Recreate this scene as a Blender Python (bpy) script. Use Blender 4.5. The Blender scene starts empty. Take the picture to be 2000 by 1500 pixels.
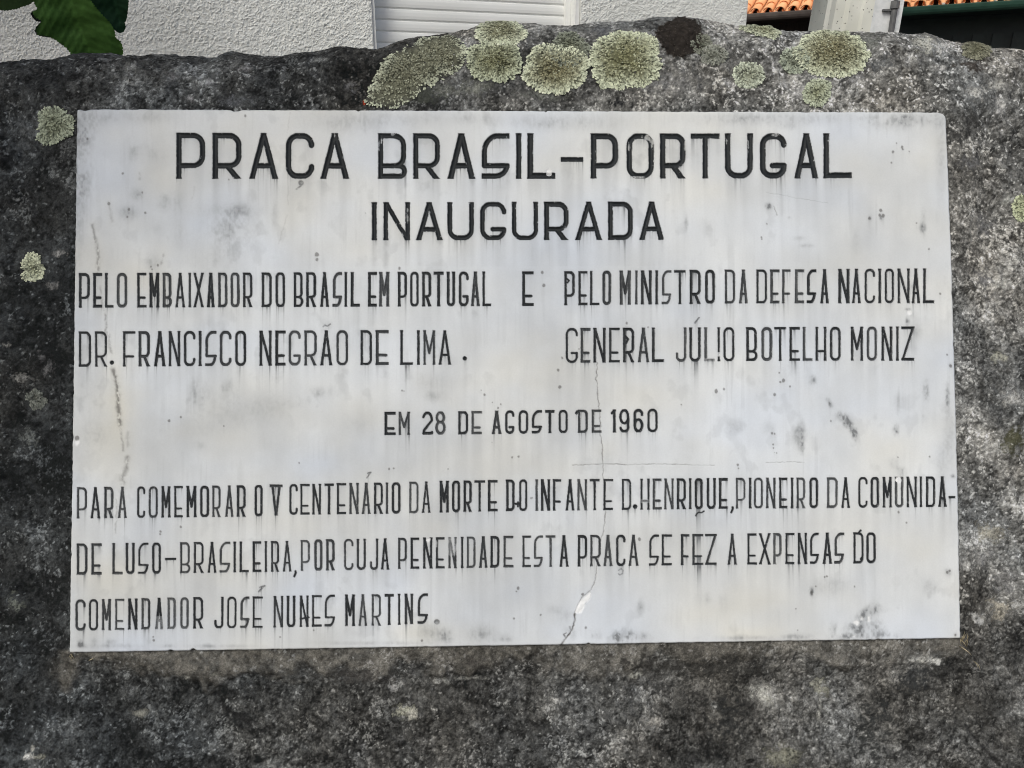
import bpy, bmesh, math, random
import numpy as np
from mathutils import Vector, Matrix
from mathutils.geometry import delaunay_2d_cdt

# ------------------------------------------------------------------ camera, sky, sun, exposure
sc = bpy.context.scene
COL = sc.collection
F = 1450.0                                   # focal length in photo pixels (photo is 2000 x 1500)
PITCH = math.radians(18.7)
CAM = np.array([0.0, 0.0, 1.5])
cam = bpy.data.cameras.new("camera"); camo = bpy.data.objects.new("camera", cam); COL.objects.link(camo)
cam.sensor_width = 36.0; cam.lens = 36.0*F/2000.0; cam.clip_start = 0.05; cam.clip_end = 500
camo.location = CAM; camo.rotation_euler = (math.pi/2 - PITCH, 0, 0)
sc.camera = camo
sc.cycles.filter_width = 1.05; sc.cycles.use_denoising = True; sc.cycles.denoising_input_passes = 'RGB_ALBEDO_NORMAL'

SUN_ELEV, SUN_ROT = math.radians(47), math.radians(-150)   # rotation: compass angle from +Y, clockwise
w = bpy.data.worlds.new("World"); sc.world = w; w.use_nodes = True
nt = w.node_tree; nt.nodes.clear()
sky = nt.nodes.new("ShaderNodeTexSky"); sky.sky_type = 'NISHITA'; sky.sun_disc = False
sky.sun_elevation = SUN_ELEV; sky.sun_rotation = SUN_ROT; sky.dust_density = 4.0; sky.air_density = 0.8; sky.ozone_density = 0.6
bg = nt.nodes.new("ShaderNodeBackground"); bg.inputs[1].default_value = 0.11
wo = nt.nodes.new("ShaderNodeOutputWorld")
nt.links.new(sky.outputs[0], bg.inputs[0]); nt.links.new(bg.outputs[0], wo.inputs[0])
sun = bpy.data.lights.new("sun", 'SUN'); suno = bpy.data.objects.new("sun", sun); COL.objects.link(suno)
sun.energy = 1.5; sun.angle = math.radians(22); sun.color = (0.965, 1.0, 0.965)
sd = Vector((math.sin(SUN_ROT)*math.cos(SUN_ELEV), math.cos(SUN_ROT)*math.cos(SUN_ELEV), math.sin(SUN_ELEV)))
suno.rotation_euler = (-sd).to_track_quat('-Z', 'Y').to_euler(); suno.location = (0, 0, 30)
sc.view_settings.view_transform = 'Standard'; sc.view_settings.look = 'None'
sc.view_settings.exposure = 0.1; sc.view_settings.gamma = 1.0; sc.view_settings.use_curve_mapping = False

rng = np.random.RandomState(7); random.seed(7)

# ------------------------------------------------------------------ geometry of the view
RT = np.array([1.0, 0, 0]); FW = np.array([0, math.cos(PITCH), -math.sin(PITCH)]); UP = np.array([0, math.sin(PITCH), math.cos(PITCH)])
def ray(x, y):
    x = np.asarray(x, float)[..., None]; y = np.asarray(y, float)[..., None]
    return RT*(x-1000)/F - UP*(y-750)/F + FW
def project(P):
    d = P - CAM; z = d@FW
    return 1000 + F*(d@RT)/z, 750 - F*(d@UP)/z
def at_depth(x, y, Y):                        # the point on the sight line of a pixel at world distance Y
    r = ray(x, y); return CAM + r*(np.asarray(Y, float)[..., None]/r[..., 1:2])
N = np.array([0.02615938, -0.93450576, 0.35498544]); N /= np.linalg.norm(N)    # the leaning face of the stone
D0 = 0.926; MM = D0/F                         # metres per photo pixel on the stone
P0 = CAM + FW*D0
E1 = np.cross(np.array([0, 0, 1.0]), N)*1.0; E1 /= np.linalg.norm(E1)
if E1[0] < 0: E1 = -E1
E2 = np.cross(N, E1); E2 = E2 if E2[2] > 0 else -E2
def on_plane(x, y, off=0.0):
    r = ray(x, y); t = ((P0 + N*off - CAM)@N)/(r@N)
    return CAM + r*t[..., None]
def to_sw(P):
    return (P-P0)@E1, (P-P0)@E2

# ------------------------------------------------------------------ noise
_tab = rng.rand(257, 257).astype(np.float32); _tab[256, :] = _tab[0, :]; _tab[:, 256] = _tab[:, 0]
def vn(x, y, seed=0):
    x = x + seed*17.31; y = y + seed*41.77
    xi = np.floor(x).astype(np.int64); yi = np.floor(y).astype(np.int64)
    fx = x-xi; fy = y-yi; fx = fx*fx*(3-2*fx); fy = fy*fy*(3-2*fy)
    xi = (xi + seed*7) % 256; yi = (yi + seed*13) % 256
    a = _tab[xi, yi]; b = _tab[xi+1, yi]; c = _tab[xi, yi+1]; d = _tab[xi+1, yi+1]
    return (a*(1-fx)+b*fx)*(1-fy) + (c*(1-fx)+d*fx)*fy
def fbm(x, y, seed=0, octv=4, gain=0.5):
    s = 0; a = 1.0; t = 0
    for k in range(octv):
        ca, sa = math.cos(0.7*k+seed), math.sin(0.7*k+seed)
        s = s + a*vn((x*ca-y*sa)*2.03**k, (x*sa+y*ca)*2.03**k, seed+k*3); t += a; a *= gain
    return s/t
def worley(x, y, seed=0):                     # F1 distance, F2-F1, random id of the nearest cell
    xi = np.floor(x).astype(np.int64); yi = np.floor(y).astype(np.int64)
    f1 = np.full(x.shape, 9.0); f2 = np.full(x.shape, 9.0); idv = np.zeros(x.shape)
    for dx in (-1, 0, 1):
        for dy in (-1, 0, 1):
            cx = (xi+dx+seed*11) % 256; cy = (yi+dy+seed*29) % 256
            px = xi+dx+_tab[cx, cy]; py = yi+dy+_tab[cy, (cx+97) % 256]
            d = (px-x)**2+(py-y)**2
            m = d < f1
            f2 = np.where(m, f1, np.minimum(f2, d)); idv = np.where(m, _tab[(cx+31) % 256, (cy+53) % 256], idv); f1 = np.where(m, d, f1)
    f1 = np.sqrt(f1); f2 = np.sqrt(f2)
    return f1, f2-f1, idv
def sstep(a, b, x):
    t = np.clip((x-a)/(b-a), 0, 1); return t*t*(3-2*t)
def blur(A, r, axis):
    k = max(1, int(r)); c = np.cumsum(np.concatenate([np.repeat(np.take(A, [0], axis), k+1, axis), A, np.repeat(np.take(A, [-1], axis), k, axis)], axis), axis)
    n = A.shape[axis]
    return (np.take(c, range(2*k+1, n+2*k+1), axis) - np.take(c, range(0, n), axis))/(2*k+1)
def blur2(A, r):
    for _ in range(2): A = blur(blur(A, r, 0), r, 1)
    return A
def seg_dist(X, Y, pts):                      # distance to a polyline, and position along it
    best = np.full(X.shape, 1e9); 
    for (x0, y0), (x1, y1) in zip(pts[:-1], pts[1:]):
        dx, dy = x1-x0, y1-y0; L = dx*dx+dy*dy+1e-9
        t = np.clip(((X-x0)*dx+(Y-y0)*dy)/L, 0, 1)
        best = np.minimum(best, (X-x0-t*dx)**2+(Y-y0-t*dy)**2)
    return np.sqrt(best)

# ------------------------------------------------------------------ object helpers
def tag(o, label=None, cat=None, group=None, kind=None):
    if label: o["label"] = label
    if cat: o["category"] = cat
    if group: o["group"] = group
    if kind: o["kind"] = kind
    return o
def empty(name, loc):
    o = bpy.data.objects.new(name, None); COL.objects.link(o); o.location = loc; o.empty_display_size = 0.1
    return o
def link(name, me, mat, parent=None):
    o = bpy.data.objects.new(name, me); COL.objects.link(o)
    if mat: me.materials.append(mat)
    if parent is not None:
        o.parent = parent; o.matrix_parent_inverse = Matrix.Translation(-Vector(parent.location))
    return o
def np_mesh(name, V, Q, col=None, smooth=True, extra=None):
    me = bpy.data.meshes.new(name)
    V = np.ascontiguousarray(V, np.float32).reshape(-1, 3); Q = np.ascontiguousarray(Q, np.int32); k = Q.shape[1]
    me.vertices.add(len(V)); me.vertices.foreach_set("co", V.ravel())
    me.loops.add(Q.size); me.loops.foreach_set("vertex_index", Q.ravel())
    me.polygons.add(len(Q)); me.polygons.foreach_set("loop_start", np.arange(0, Q.size, k, dtype=np.int32))
    me.update(calc_edges=True)
    me.polygons.foreach_set("use_smooth", np.full(len(Q), smooth))
    if col is not None:
        a = me.color_attributes.new("Col", 'FLOAT_COLOR', 'POINT')
        C = np.ones((len(V), 4), np.float32); C[:, :3] = col; a.data.foreach_set("color", C.ravel())
    if extra is not None:
        for nm, arr in extra.items():
            at = me.attributes.new(nm, 'FLOAT', 'POINT'); at.data.foreach_set("value", np.ascontiguousarray(arr, np.float32).ravel())
    return me
def compact(V, Q, *arrs):
    used = np.zeros(len(V), bool); used[Q.ravel()] = True
    idx = np.cumsum(used)-1
    return (V[used], idx[Q]) + tuple(a[used] for a in arrs)
class MB:                                     # boxes, prisms and sweeps collected into one mesh
    def __init__(self): self.v = []; self.f = []
    def add(self, vs, fs):
        b = len(self.v); self.v += [tuple(x) for x in vs]; self.f += [tuple(i+b for i in q) for q in fs]
    def frame_box(self, O, ax, ay, az, sx, sy, sz):          # box from corner O along three axes
        O = np.array(O, float); ax, ay, az = [np.array(a, float) for a in (ax, ay, az)]
        vs = [O+ax*sx*i+ay*sy*j+az*sz*k for k in (0, 1) for j in (0, 1) for i in (0, 1)]
        self.add(vs, [(0, 2, 3, 1), (4, 5, 7, 6), (0, 1, 5, 4), (2, 6, 7, 3), (0, 4, 6, 2), (1, 3, 7, 5)])
    def sweep(self, prof, O, ax, ay, along, L, caps=True):   # 2-D profile swept along a direction
        O = np.array(O, float); ax, ay, along = [np.array(a, float) for a in (ax, ay, along)]
        n = len(prof); vs = [O+ax*p[0]+ay*p[1]+along*l for l in (0, L) for p in prof]
        fs = [(i, (i+1) % n, n+(i+1) % n, n+i) for i in range(n)]
        if caps: fs += [tuple(range(n))[::-1], tuple(range(n, 2*n))]
        self.add(vs, fs)
    def tube(self, pts, rad, seg=8):
        pts = [np.array(p, float) for p in pts]; n = len(pts); rads = rad if hasattr(rad, '__len__') else [rad]*n
        vs = []
        for i, p in enumerate(pts):
            d = pts[min(i+1, n-1)]-pts[max(i-1, 0)]; d /= np.linalg.norm(d)
            a = np.cross(d, (0.31, 0.17, 0.93)); a /= np.linalg.norm(a); b = np.cross(d, a)
            vs += [p+(a*math.cos(2*math.pi*k/seg)+b*math.sin(2*math.pi*k/seg))*rads[i] for k in range(seg)]
        fs = [(i*seg+k, i*seg+(k+1) % seg, (i+1)*seg+(k+1) % seg, (i+1)*seg+k) for i in range(n-1) for k in range(seg)]
        fs += [tuple(range(seg))[::-1], tuple(range((n-1)*seg, n*seg))]
        self.add(vs, fs)
    def build(self, name, mat, parent=None, smooth=False):
        me = bpy.data.meshes.new(name); me.from_pydata(self.v, [], self.f); me.update()
        bm = bmesh.new(); bm.from_mesh(me); bmesh.ops.recalc_face_normals(bm, faces=bm.faces); bm.to_mesh(me); bm.free()
        if smooth: me.polygons.foreach_set("use_smooth", [True]*len(me.polygons))
        return link(name, me, mat, parent)

# ------------------------------------------------------------------ materials
def mat_base(name, rough=0.85, spec=0.25):
    m = bpy.data.materials.new(name); m.use_nodes = True; n = m.node_tree; b = n.nodes["Principled BSDF"]
    b.inputs["Roughness"].default_value = rough; b.inputs["Specular IOR Level"].default_value = spec
    return m, n, b
def add(n, t, **kw):
    x = n.nodes.new(t)
    for k, v in kw.items(): setattr(x, k, v)
    return x
def mat_attr(name, rough=0.85, spec=0.25, bump_scale=900, bump=0.3, bump_dist=0.0006, var=0.18, trans=0):
    """colour from the mesh's own colour attribute, broken up and roughened by fine noise"""
    m, n, b = mat_base(name, rough, spec)
    a = add(n, "ShaderNodeAttribute", attribute_name="Col")
    tc = add(n, "ShaderNodeTexCoord")
    no = add(n, "ShaderNodeTexNoise"); no.inputs["Scale"].default_value = bump_scale; no.inputs["Detail"].default_value = 3
    n.links.new(tc.outputs["Object"], no.inputs["Vector"])
    mr = add(n, "ShaderNodeMapRange"); mr.inputs[1].default_value = 0.25; mr.inputs[2].default_value = 0.75
    mr.inputs[3].default_value = 1-var; mr.inputs[4].default_value = 1+var
    n.links.new(no.outputs["Fac"], mr.inputs[0])
    mx = add(n, "ShaderNodeVectorMath", operation='SCALE')
    n.links.new(a.outputs["Color"], mx.inputs[0]); n.links.new(mr.outputs[0], mx.inputs["Scale"])
    n.links.new(mx.outputs[0], b.inputs["Base Color"])
    bp = add(n, "ShaderNodeBump"); bp.inputs["Strength"].default_value = bump; bp.inputs["Distance"].default_value = bump_dist
    n.links.new(no.outputs["Fac"], bp.inputs["Height"]); n.links.new(bp.outputs[0], b.inputs["Normal"])
    return m
def mat_noise(name, c1, c2, scale=8, rough=0.8, spec=0.3, bump=0.0, bscale=60, bdist=0.01, detail=5, stretch=(1, 1, 1), lo=.35, hi=.65):
    m, n, b = mat_base(name, rough, spec)
    tc = add(n, "ShaderNodeTexCoord"); mp = add(n, "ShaderNodeMapping"); mp.inputs["Scale"].default_value = stretch
    n.links.new(tc.outputs["Object"], mp.inputs[0])
    no = add(n, "ShaderNodeTexNoise"); no.inputs["Scale"].default_value = scale; no.inputs["Detail"].default_value = detail
    n.links.new(mp.outputs[0], no.inputs["Vector"])
    cr = add(n, "ShaderNodeValToRGB"); cr.color_ramp.elements[0].position = lo; cr.color_ramp.elements[1].position = hi
    cr.color_ramp.elements[0].color = (*c1, 1); cr.color_ramp.elements[1].color = (*c2, 1)
    n.links.new(no.outputs["Fac"], cr.inputs[0]); n.links.new(cr.outputs[0], b.inputs["Base Color"])
    if bump:
        nb = add(n, "ShaderNodeTexNoise"); nb.inputs["Scale"].default_value = bscale; nb.inputs["Detail"].default_value = 4
        n.links.new(tc.outputs["Object"], nb.inputs["Vector"])
        bp = add(n, "ShaderNodeBump"); bp.inputs["Strength"].default_value = bump; bp.inputs["Distance"].default_value = bdist
        n.links.new(nb.outputs["Fac"], bp.inputs["Height"]); n.links.new(bp.outputs[0], b.inputs["Normal"])
    return m
M_rock = mat_attr("weathered_granite", 0.95, 0.1, 620, 0.6, 0.0014, 0.38)
M_marble = mat_attr("weathered_marble", 0.5, 0.3, 500, 0.12, 0.0004, 0.03)
M_paint = mat_attr("black_letter_paint", 0.62, 0.2, 900, 0.35, 0.0005, 0.25)
M_lichen = mat_attr("lichen", 0.95, 0.05, 1500, 0.4, 0.0005, 0.2)
M_leaf = mat_attr("leaf", 0.6, 0.12, 120, 0.3, 0.002, 0.15)
M_leaf2 = mat_noise("leaf_stalk", (.05, .08, .02), (.09, .10, .04), 60, .6, .2)
M_bark = mat_noise("bark", (.05, .04, .03), (.11, .09, .07), 40, 0.9, 0.1, 0.6, 90, 0.004)
M_ground = mat_noise("ground", (.12, .11, .09), (.22, .2, .18), 3, 0.95, 0.1, 0.4, 40, 0.02)
M_straw = mat_noise("straw", (.30, .25, .15), (.46, .40, .27), 60, 0.8, 0.1)
M_shutter = mat_noise("white_plastic_slats", (.76, .77, .74), (.82, .83, .80), 3, 0.45, 0.4)
M_reveal = mat_noise("smooth_white_render", (.74, .75, .72), (.82, .83, .80), 12, 0.75, 0.2, 0.2, 80, 0.002)
M_tile = mat_noise("orange_clay", (.90, .43, .20), (.97, .54, .27), 5, 0.8, 0.15, 0.2, 60, 0.003)
M_mortar = mat_noise("mortar", (.50, .49, .46), (.62, .6, .57), 20, 0.9, 0.1)
M_brown = mat_noise("dark_brown_wood", (.018, .013, .012), (.035, .027, .024), 10, 0.6, 0.2, stretch=(6, 6, .5))
M_browng = mat_noise("brown_gutter", (.075, .062, .054), (.11, .093, .082), 6, 0.45, 0.4)
M_green = mat_noise("dark_green_panel", (.008, .016, .016), (.013, .024, .023), 6, 0.5, 0.3)
M_greeng = mat_noise("green_gutter", (.018, .058, .04), (.028, .08, .056), 6, 0.45, 0.4)
M_white = mat_noise("white_masonry_paint", (.60, .62, .61), (.76, .77, .76), 7, 0.85, 0.15, 0.5, 30, 0.01)
M_pipe = mat_noise("grey_conduit", (.10, .10, .10), (.16, .16, .155), 9, 0.5, 0.3)
# rough-cast wall: pebbly dashed render
M_stucco, _n, _b = mat_base("rough_cast_render", 0.95, 0.1)
_tc = add(_n, "ShaderNodeTexCoord")
_v = add(_n, "ShaderNodeTexVoronoi"); _v.inputs["Scale"].default_value = 95; _v.feature = 'F1'
_d = add(_n, "ShaderNodeTexNoise"); _d.inputs["Scale"].default_value = 78; _d.inputs["Detail"].default_value = 6; _d.inputs["Roughness"].default_value = 0.72
_n.links.new(_tc.outputs["Object"], _d.inputs["Vector"])
_mv = add(_n, "ShaderNodeVectorMath", operation='MULTIPLY_ADD'); _mv.inputs[1].default_value = (.012, .012, .012)
_n.links.new(_d.outputs["Color"], _mv.inputs[0]); _n.links.new(_tc.outputs["Object"], _mv.inputs[2]); _n.links.new(_mv.outputs[0], _v.inputs["Vector"])
_mm = add(_n, "ShaderNodeMath", operation='MULTIPLY_ADD'); _mm.inputs[1].default_value = -0.35; _n.links.new(_v.outputs["Distance"], _mm.inputs[0]); _n.links.new(_d.outputs["Fac"], _mm.inputs[2])
_bp = add(_n, "ShaderNodeBump"); _bp.inputs["Strength"].default_value = 1.0; _bp.inputs["Distance"].default_value = 0.0035
_n.links.new(_mm.outputs[0], _bp.inputs["Height"]); _n.links.new(_bp.outputs[0], _b.inputs["Normal"])
_l = add(_n, "ShaderNodeTexNoise"); _l.inputs["Scale"].default_value = 1.6; _n.links.new(_tc.outputs["Object"], _l.inputs["Vector"])
_cr = add(_n, "ShaderNodeValToRGB"); _cr.color_ramp.elements[0].position = .3; _cr.color_ramp.elements[1].position = .7
_cr.color_ramp.elements[0].color = (.66, .67, .63, 1); _cr.color_ramp.elements[1].color = (.77, .78, .74, 1)
_n.links.new(_l.outputs["Fac"], _cr.inputs[0]); _n.links.new(_cr.outputs[0], _b.inputs["Base Color"])
# cast concrete with air holes
M_conc, _n, _b = mat_base("cast_concrete", 0.9, 0.1)
_tc = add(_n, "ShaderNodeTexCoord"); _l = add(_n, "ShaderNodeTexNoise"); _l.inputs["Scale"].default_value = 5; _n.links.new(_tc.outputs["Object"], _l.inputs["Vector"])
_cr = add(_n, "ShaderNodeValToRGB"); _cr.color_ramp.elements[0].position = .3; _cr.color_ramp.elements[1].position = .7
_cr.color_ramp.elements[0].color = (.64, .64, .56, 1); _cr.color_ramp.elements[1].color = (.78, .78, .70, 1); _n.links.new(_l.outputs["Fac"], _cr.inputs[0])
_v = add(_n, "ShaderNodeTexVoronoi"); _v.inputs["Scale"].default_value = 42; _n.links.new(_tc.outputs["Object"], _v.inputs["Vector"])
_h = add(_n, "ShaderNodeMapRange"); _h.inputs[1].default_value = 0.11; _h.inputs[2].default_value = 0.17; _n.links.new(_v.outputs["Distance"], _h.inputs[0])
_mx = add(_n, "ShaderNodeMix", data_type='RGBA'); _mx.inputs[6].default_value = (.12, .12, .11, 1)
_n.links.new(_h.outputs[0], _mx.inputs[0]); _n.links.new(_cr.outputs[0], _mx.inputs[7]); _n.links.new(_mx.outputs[2], _b.inputs["Base Color"])
_bp = add(_n, "ShaderNodeBump"); _bp.inputs["Strength"].default_value = .6; _bp.inputs["Distance"].default_value = .004
_n.links.new(_h.outputs[0], _bp.inputs["Height"]); _n.links.new(_bp.outputs[0], _b.inputs["Normal"])

# ------------------------------------------------------------------ ground
mb = MB(); mb.add([(-150, -150, 0), (150, -150, 0), (150, 150, 0), (-150, 150, 0)], [(0, 1, 2, 3)])
tag(mb.build("ground", M_ground), kind="structure")

# ------------------------------------------------------------------ the white house right behind the stone
EY = 1.5
tw = math.radians(17)
wd = np.array([math.cos(tw), math.sin(tw), 0]); wn = np.array([math.sin(tw), -math.cos(tw), 0]); Z = np.array([0, 0, 1.0])
WP = at_depth(np.array(1000.0), np.array(40.0), 3.75)            # a point of the wall seen above the stone
WO = np.array([WP[0], WP[1], 0.0])
def wall_u(px, py=40.0):                                          # distance along the wall of what stands at a pixel
    r = ray(np.array(px), np.array(py)); t = ((WO-CAM)@wn)/(r@wn); return (CAM+r*t-WO)@wd
u_l, u_f, u_r, u_end = wall_u(727), wall_u(1120.5), wall_u(1133), wall_u(1459, 20)
house = empty("white_house", WO)
tag(house, "white rough-cast house with a closed roller shutter right behind the boulder", "house")
u0, zt, wz0, wz1, th = -5.5, 5.6, 0.95, 2.45, 0.30
mb = MB()
def wbox(m, ua, ub, za, zb, front=0.0, depth=th):
    m.frame_box(WO+wd*ua-wn*(depth-front)+Z*za, wd, wn, Z, ub-ua, depth, zb-za)
wbox(mb, u0, u_l, 0, zt); wbox(mb, u_r, u_end, 0, zt); wbox(mb, u_l, u_r, 0, wz0); wbox(mb, u_l, u_r, wz1, zt)
mb.frame_box(WO+wd*(u_end-th)-wn*6-Z*0, wd, wn, Z, th, 6-th, zt)             # gable side wall
# the part of the wall that shows above the stone carries the dashed render as real relief
def dashed(ua, ub, za=1.70, zb=2.30, st=.0032):
    gu = np.arange(ua, ub+st, st); gu[-1] = ub; gz = np.arange(za, zb, st); UU, ZZ = np.meshgrid(gu, gz); a_, b_ = UU*1000, ZZ*1000
    f1_, f2_, id_ = worley(a_/12+(vn(a_/9, b_/9, 3)-.5)*1.3, b_/10+(vn(a_/9, b_/9, 4)-.5)*1.3, 3)
    h_ = np.maximum(0, .62-f1_)*.0052*(.25+id_) + (fbm(a_/26, b_/22, 5, 3)-.5)*.0046 + (fbm(a_/6, b_/5, 6, 2)-.5)*.0030
    h_ = np.maximum(h_, -.002)
    ed = np.minimum(np.minimum(UU-ua, ub-UU), np.minimum(ZZ-za, zb-ZZ)); h_ = h_*np.clip(ed/.006, 0, 1)-.001*(1-np.clip(ed/.004, 0, 1))
    Pw = WO + wd*UU[..., None] + Z*ZZ[..., None] + wn*(h_+.004)[..., None]
    o_ = len(mb.v); n_ = len(gu); mb.v += [tuple(q) for q in Pw.reshape(-1, 3)]
    I = np.arange(UU.size).reshape(UU.shape)+o_
    mb.f += [tuple(q) for q in np.stack([I[:-1, :-1], I[:-1, 1:], I[1:, 1:], I[1:, :-1]], -1).reshape(-1, 4)]
dashed(-2.75, u_l); dashed(u_r, u_end)
wall_o = mb.build("wall", M_stucco, house)
mb = MB(); mb.frame_box(WO+wd*(u0-.3)-wn*6.2+Z*zt, wd, wn, Z, u_end-u0+.6, 6.6, .22); mb.build("roof", M_tile, house)
win = MB()                                                        # smooth painted reveal, sill and lintel of the window
win.frame_box(WO+wd*(u_r-.022)-wn*.125+Z*wz0, wd, wn, Z, .02, .119, wz1-wz0)
win.frame_box(WO+wd*(u_l+.002)-wn*.125+Z*wz0, wd, wn, Z, .012, .119, wz1-wz0)
win.frame_box(WO+wd*(u_l+.016)-wn*.125+Z*(wz0+.002), wd, wn, Z, u_r-u_l-.04, .16, .03)
wo_ = win.build("window", M_reveal, house)
sh = MB(); pitch = 0.0475; prof = []
k = 0
prof_front = []
zz = wz0+.034
while zz < wz1-.05:                                               # each slat: bulged face, then a narrow notch
    for q, dpt in ((0, .0), (.10, .0035), (.35, .0048), (.65, .0046), (.86, .003), (.91, -.0015), (.98, -.0015)):
        prof_front.append((dpt, zz+q*pitch))
    zz += pitch
prof = prof_front+[(-.03, zz), (-.03, wz0+.034)]
sh.sweep(prof, WO+wd*(u_l+.016)-wn*.098, wn, Z, wd, u_r-u_l-.04)
so_ = sh.build("roller_shutter", M_shutter, house)
so_.parent = wo_; so_.matrix_parent_inverse = Matrix()
# guide rail at the right of the shutter
gr = MB(); gr.frame_box(WO+wd*(u_r-.046)-wn*.095+Z*(wz0+.034), wd, wn, Z, .023, .03, wz1-wz0-.04)
go_ = gr.build("guide_rail", M_shutter, house); go_.parent = wo_; go_.matrix_parent_inverse = Matrix()

# ------------------------------------------------------------------ the two tiled houses farther back to the right
def point_z(px, py, z):
    r = ray(np.array(px, float), np.array(py, float)); return CAM + r*((z-CAM[2])/r[2])
def tiled_house(name, label, px_a, py_a, dist, length, m_wall, m_gut, panels):
    A = at_depth(np.array(float(px_a)), np.array(float(py_a)), dist); ze = A[2]
    ph = math.radians(-27); E = np.array([math.cos(ph), math.sin(ph), 0]); B = np.array([-E[1], E[0], 0])   # along the eave, and away from us
    root = empty(name, (A[0], A[1], 0)); tag(root, label, "house")
    sl = math.radians(24); Uu = B*math.cos(sl)+Z*math.sin(sl); Nn = -B*math.sin(sl)+Z*math.cos(sl)
    # roof of cover tiles and pans
    P = 0.235; rowl = 0.36; nrow = 12; ncol = int(length/P)
    mb = MB()
    for j in range(nrow):
        for i in range(ncol):
            jit = random.uniform(-.006, .006)
            O = A + E*(i*P+P/2+jit) + Uu*(j*rowl-.02) + Nn*(.015)
            ring = []
            for (l, rr, up) in ((0, .096, .022), (rowl+.05, .084, .0)):
                for k in range(9):
                    a = math.pi*k/8
                    ring.append(O+Uu*l+E*(-math.cos(a)*rr)+Nn*(up+math.sin(a)*rr*.82))
            inner = [O+Uu*.0+E*(-math.cos(math.pi*k/8)*.080)+Nn*(.022+math.sin(math.pi*k/8)*.064) for k in range(9)]
            inn2 = [O+Uu*.25+E*(-math.cos(math.pi*k/8)*.07)+Nn*(.012+math.sin(math.pi*k/8)*.055) for k in range(9)]
            fs = [(k, k+1, 9+k+1, 9+k) for k in range(8)] + [(k, 18+k, 18+k+1, k+1) for k in range(8)] + [(18+k, 27+k, 27+k+1, 18+k+1) for k in range(8)]
            mb.add(ring+inner+inn2, fs)
            if j == 0 or True:                                   # concave pan between two covers
                O2 = A + E*(i*P+P) + Uu*(j*rowl-.03)
                pan = [O2+Uu*l+E*(-math.cos(a_)*.085)+Nn*(up+.045-math.sin(a_)*.05) for (l, up) in ((0, .0), (rowl+.04, -.012)) for a_ in [math.pi*k/6 for k in range(7)]]
                mb.add(pan, [(k, 7+k, 7+k+1, k+1) for k in range(6)])
    roof = mb.build("roof", M_tile, root, smooth=True)
    # bits of white mortar squeezed out between the eave tiles
    for i in range(ncol):
        if random.random() < .45:
            O = A+E*(i*P+P*(1.0+random.uniform(-.12, .12)))+Nn*.0-B*.015
            mo = MB(); mo.frame_box(O-Nn*.01, E*1.0, B, Z, .05, .10, random.uniform(.012, .05)); mo.build("mortar_dab", M_mortar, root)
    # half-round gutter under the eave
    g = MB(); gp = [(-.09+.0, .0)]+[(-.09*math.cos(t)*1.0, -.13*math.sin(t)) for t in np.linspace(0.15, math.pi-.15, 9)]+[(.09, 0), (.075, .0)]+[(.075*math.cos(t), -.11*math.sin(t)) for t in np.linspace(0.15, math.pi-.15, 9)]+[(-.075, 0)]
    g.sweep(gp, A-B*.045-Z*.01-E*.02, B, Z, E, length+.04)
    g.build("gutter", m_gut, root, smooth=False)
    so = MB(); so.frame_box(A+B*.06-Z*.12, E, B, Z, length, .62, .04); so.build("soffit", m_wall, root)
    wl = MB(); wl.frame_box(A+B*.66-Z*ze, E, B, Z, length, 4.0, ze-.09)
    for k in range(panels):
        wl.frame_box(A+B*.60+E*(k*.30+.05)-Z*ze, E, B, Z, .17, .06, ze-.42)
    wl.build("wall", m_wall, root)
    rf = MB(); rf.frame_box(A+B*.1-Z*.0-Nn*.05, E, Uu, Nn, length, 5.0, .03); rf.build("roof_deck", m_wall, root)
    return A, E, B
tiled_house("tiled_house", "dark brown house with orange tiled roof and brown gutter left of the concrete pole", 1440, 29.0, 16.5, 4.05, M_brown, M_browng, 0)
tiled_house("tiled_house", "dark green panelled house with orange tiled roof and green gutter right of the concrete pole", 1752, 15.5, 14.3, 6.5, M_green, M_greeng, 22)

# ------------------------------------------------------------------ white wall end with a cable conduit, and the concrete pole before it
ww = empty("white_wall", (0, 0, 0)); a = at_depth(np.array(1683.0), np.array(30.0), 12.2); b = at_depth(np.array(1762.0), np.array(30.0), 12.2)
ww.location = (a[0], a[1], 0); tag(ww, "white painted wall end between the brown and the green tiled house", "wall")
mb = MB(); nseg = 40; hw = 5.2; wdt = b[0]-a[0]
vs = []; fs = []
for i in range(nseg+1):
    z = hw*i/nseg; jx = 0.02*(vn(np.array([i*.55]), np.array([.3]), 3)[0]-.5)*2
    vs += [(a[0], a[1], z), (a[0]+wdt+jx, a[1], z), (a[0]+wdt+jx, a[1]+1.0, z), (a[0], a[1]+1.0, z)]
    if i: 
        o = 4*(i-1); fs += [(o+k, o+(k+1) % 4, o+4+(k+1) % 4, o+4+k) for k in range(4)]
fs += [(0, 3, 2, 1), (4*nseg, 4*nseg+1, 4*nseg+2, 4*nseg+3)]
mb.add(vs, fs); mb.build("wall_panel", M_white, ww)
mb = MB(); pc = at_depth(np.array(1744.0), np.array(38.0), 12.15); ptop = at_depth(np.array(1748.5), np.array(8.0), 12.15)
mb.tube([(pc[0], a[1]-.05, 0), (pc[0], a[1]-.05, ptop[2])], .042, 10); 
mb.tube([(pc[0], a[1]-.05, ptop[2]-.06), (pc[0], a[1]-.05, ptop[2]+.04)], .062, 10); mb.tube([(pc[0], a[1]-.05, ptop[2]+.05), (pc[0], a[1]-.05, 5.0)], .026, 8)
mb.build("conduit", M_pipe, ww, smooth=False)
mb = MB(); mb.frame_box((pc[0]-.16, a[1]-.05, ptop[2]-.09), (1, 0, 0), (0, 1, 0), (0, 0, 1), .16, .05, .025); mb.build("bracket", M_pipe, ww)
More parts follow.
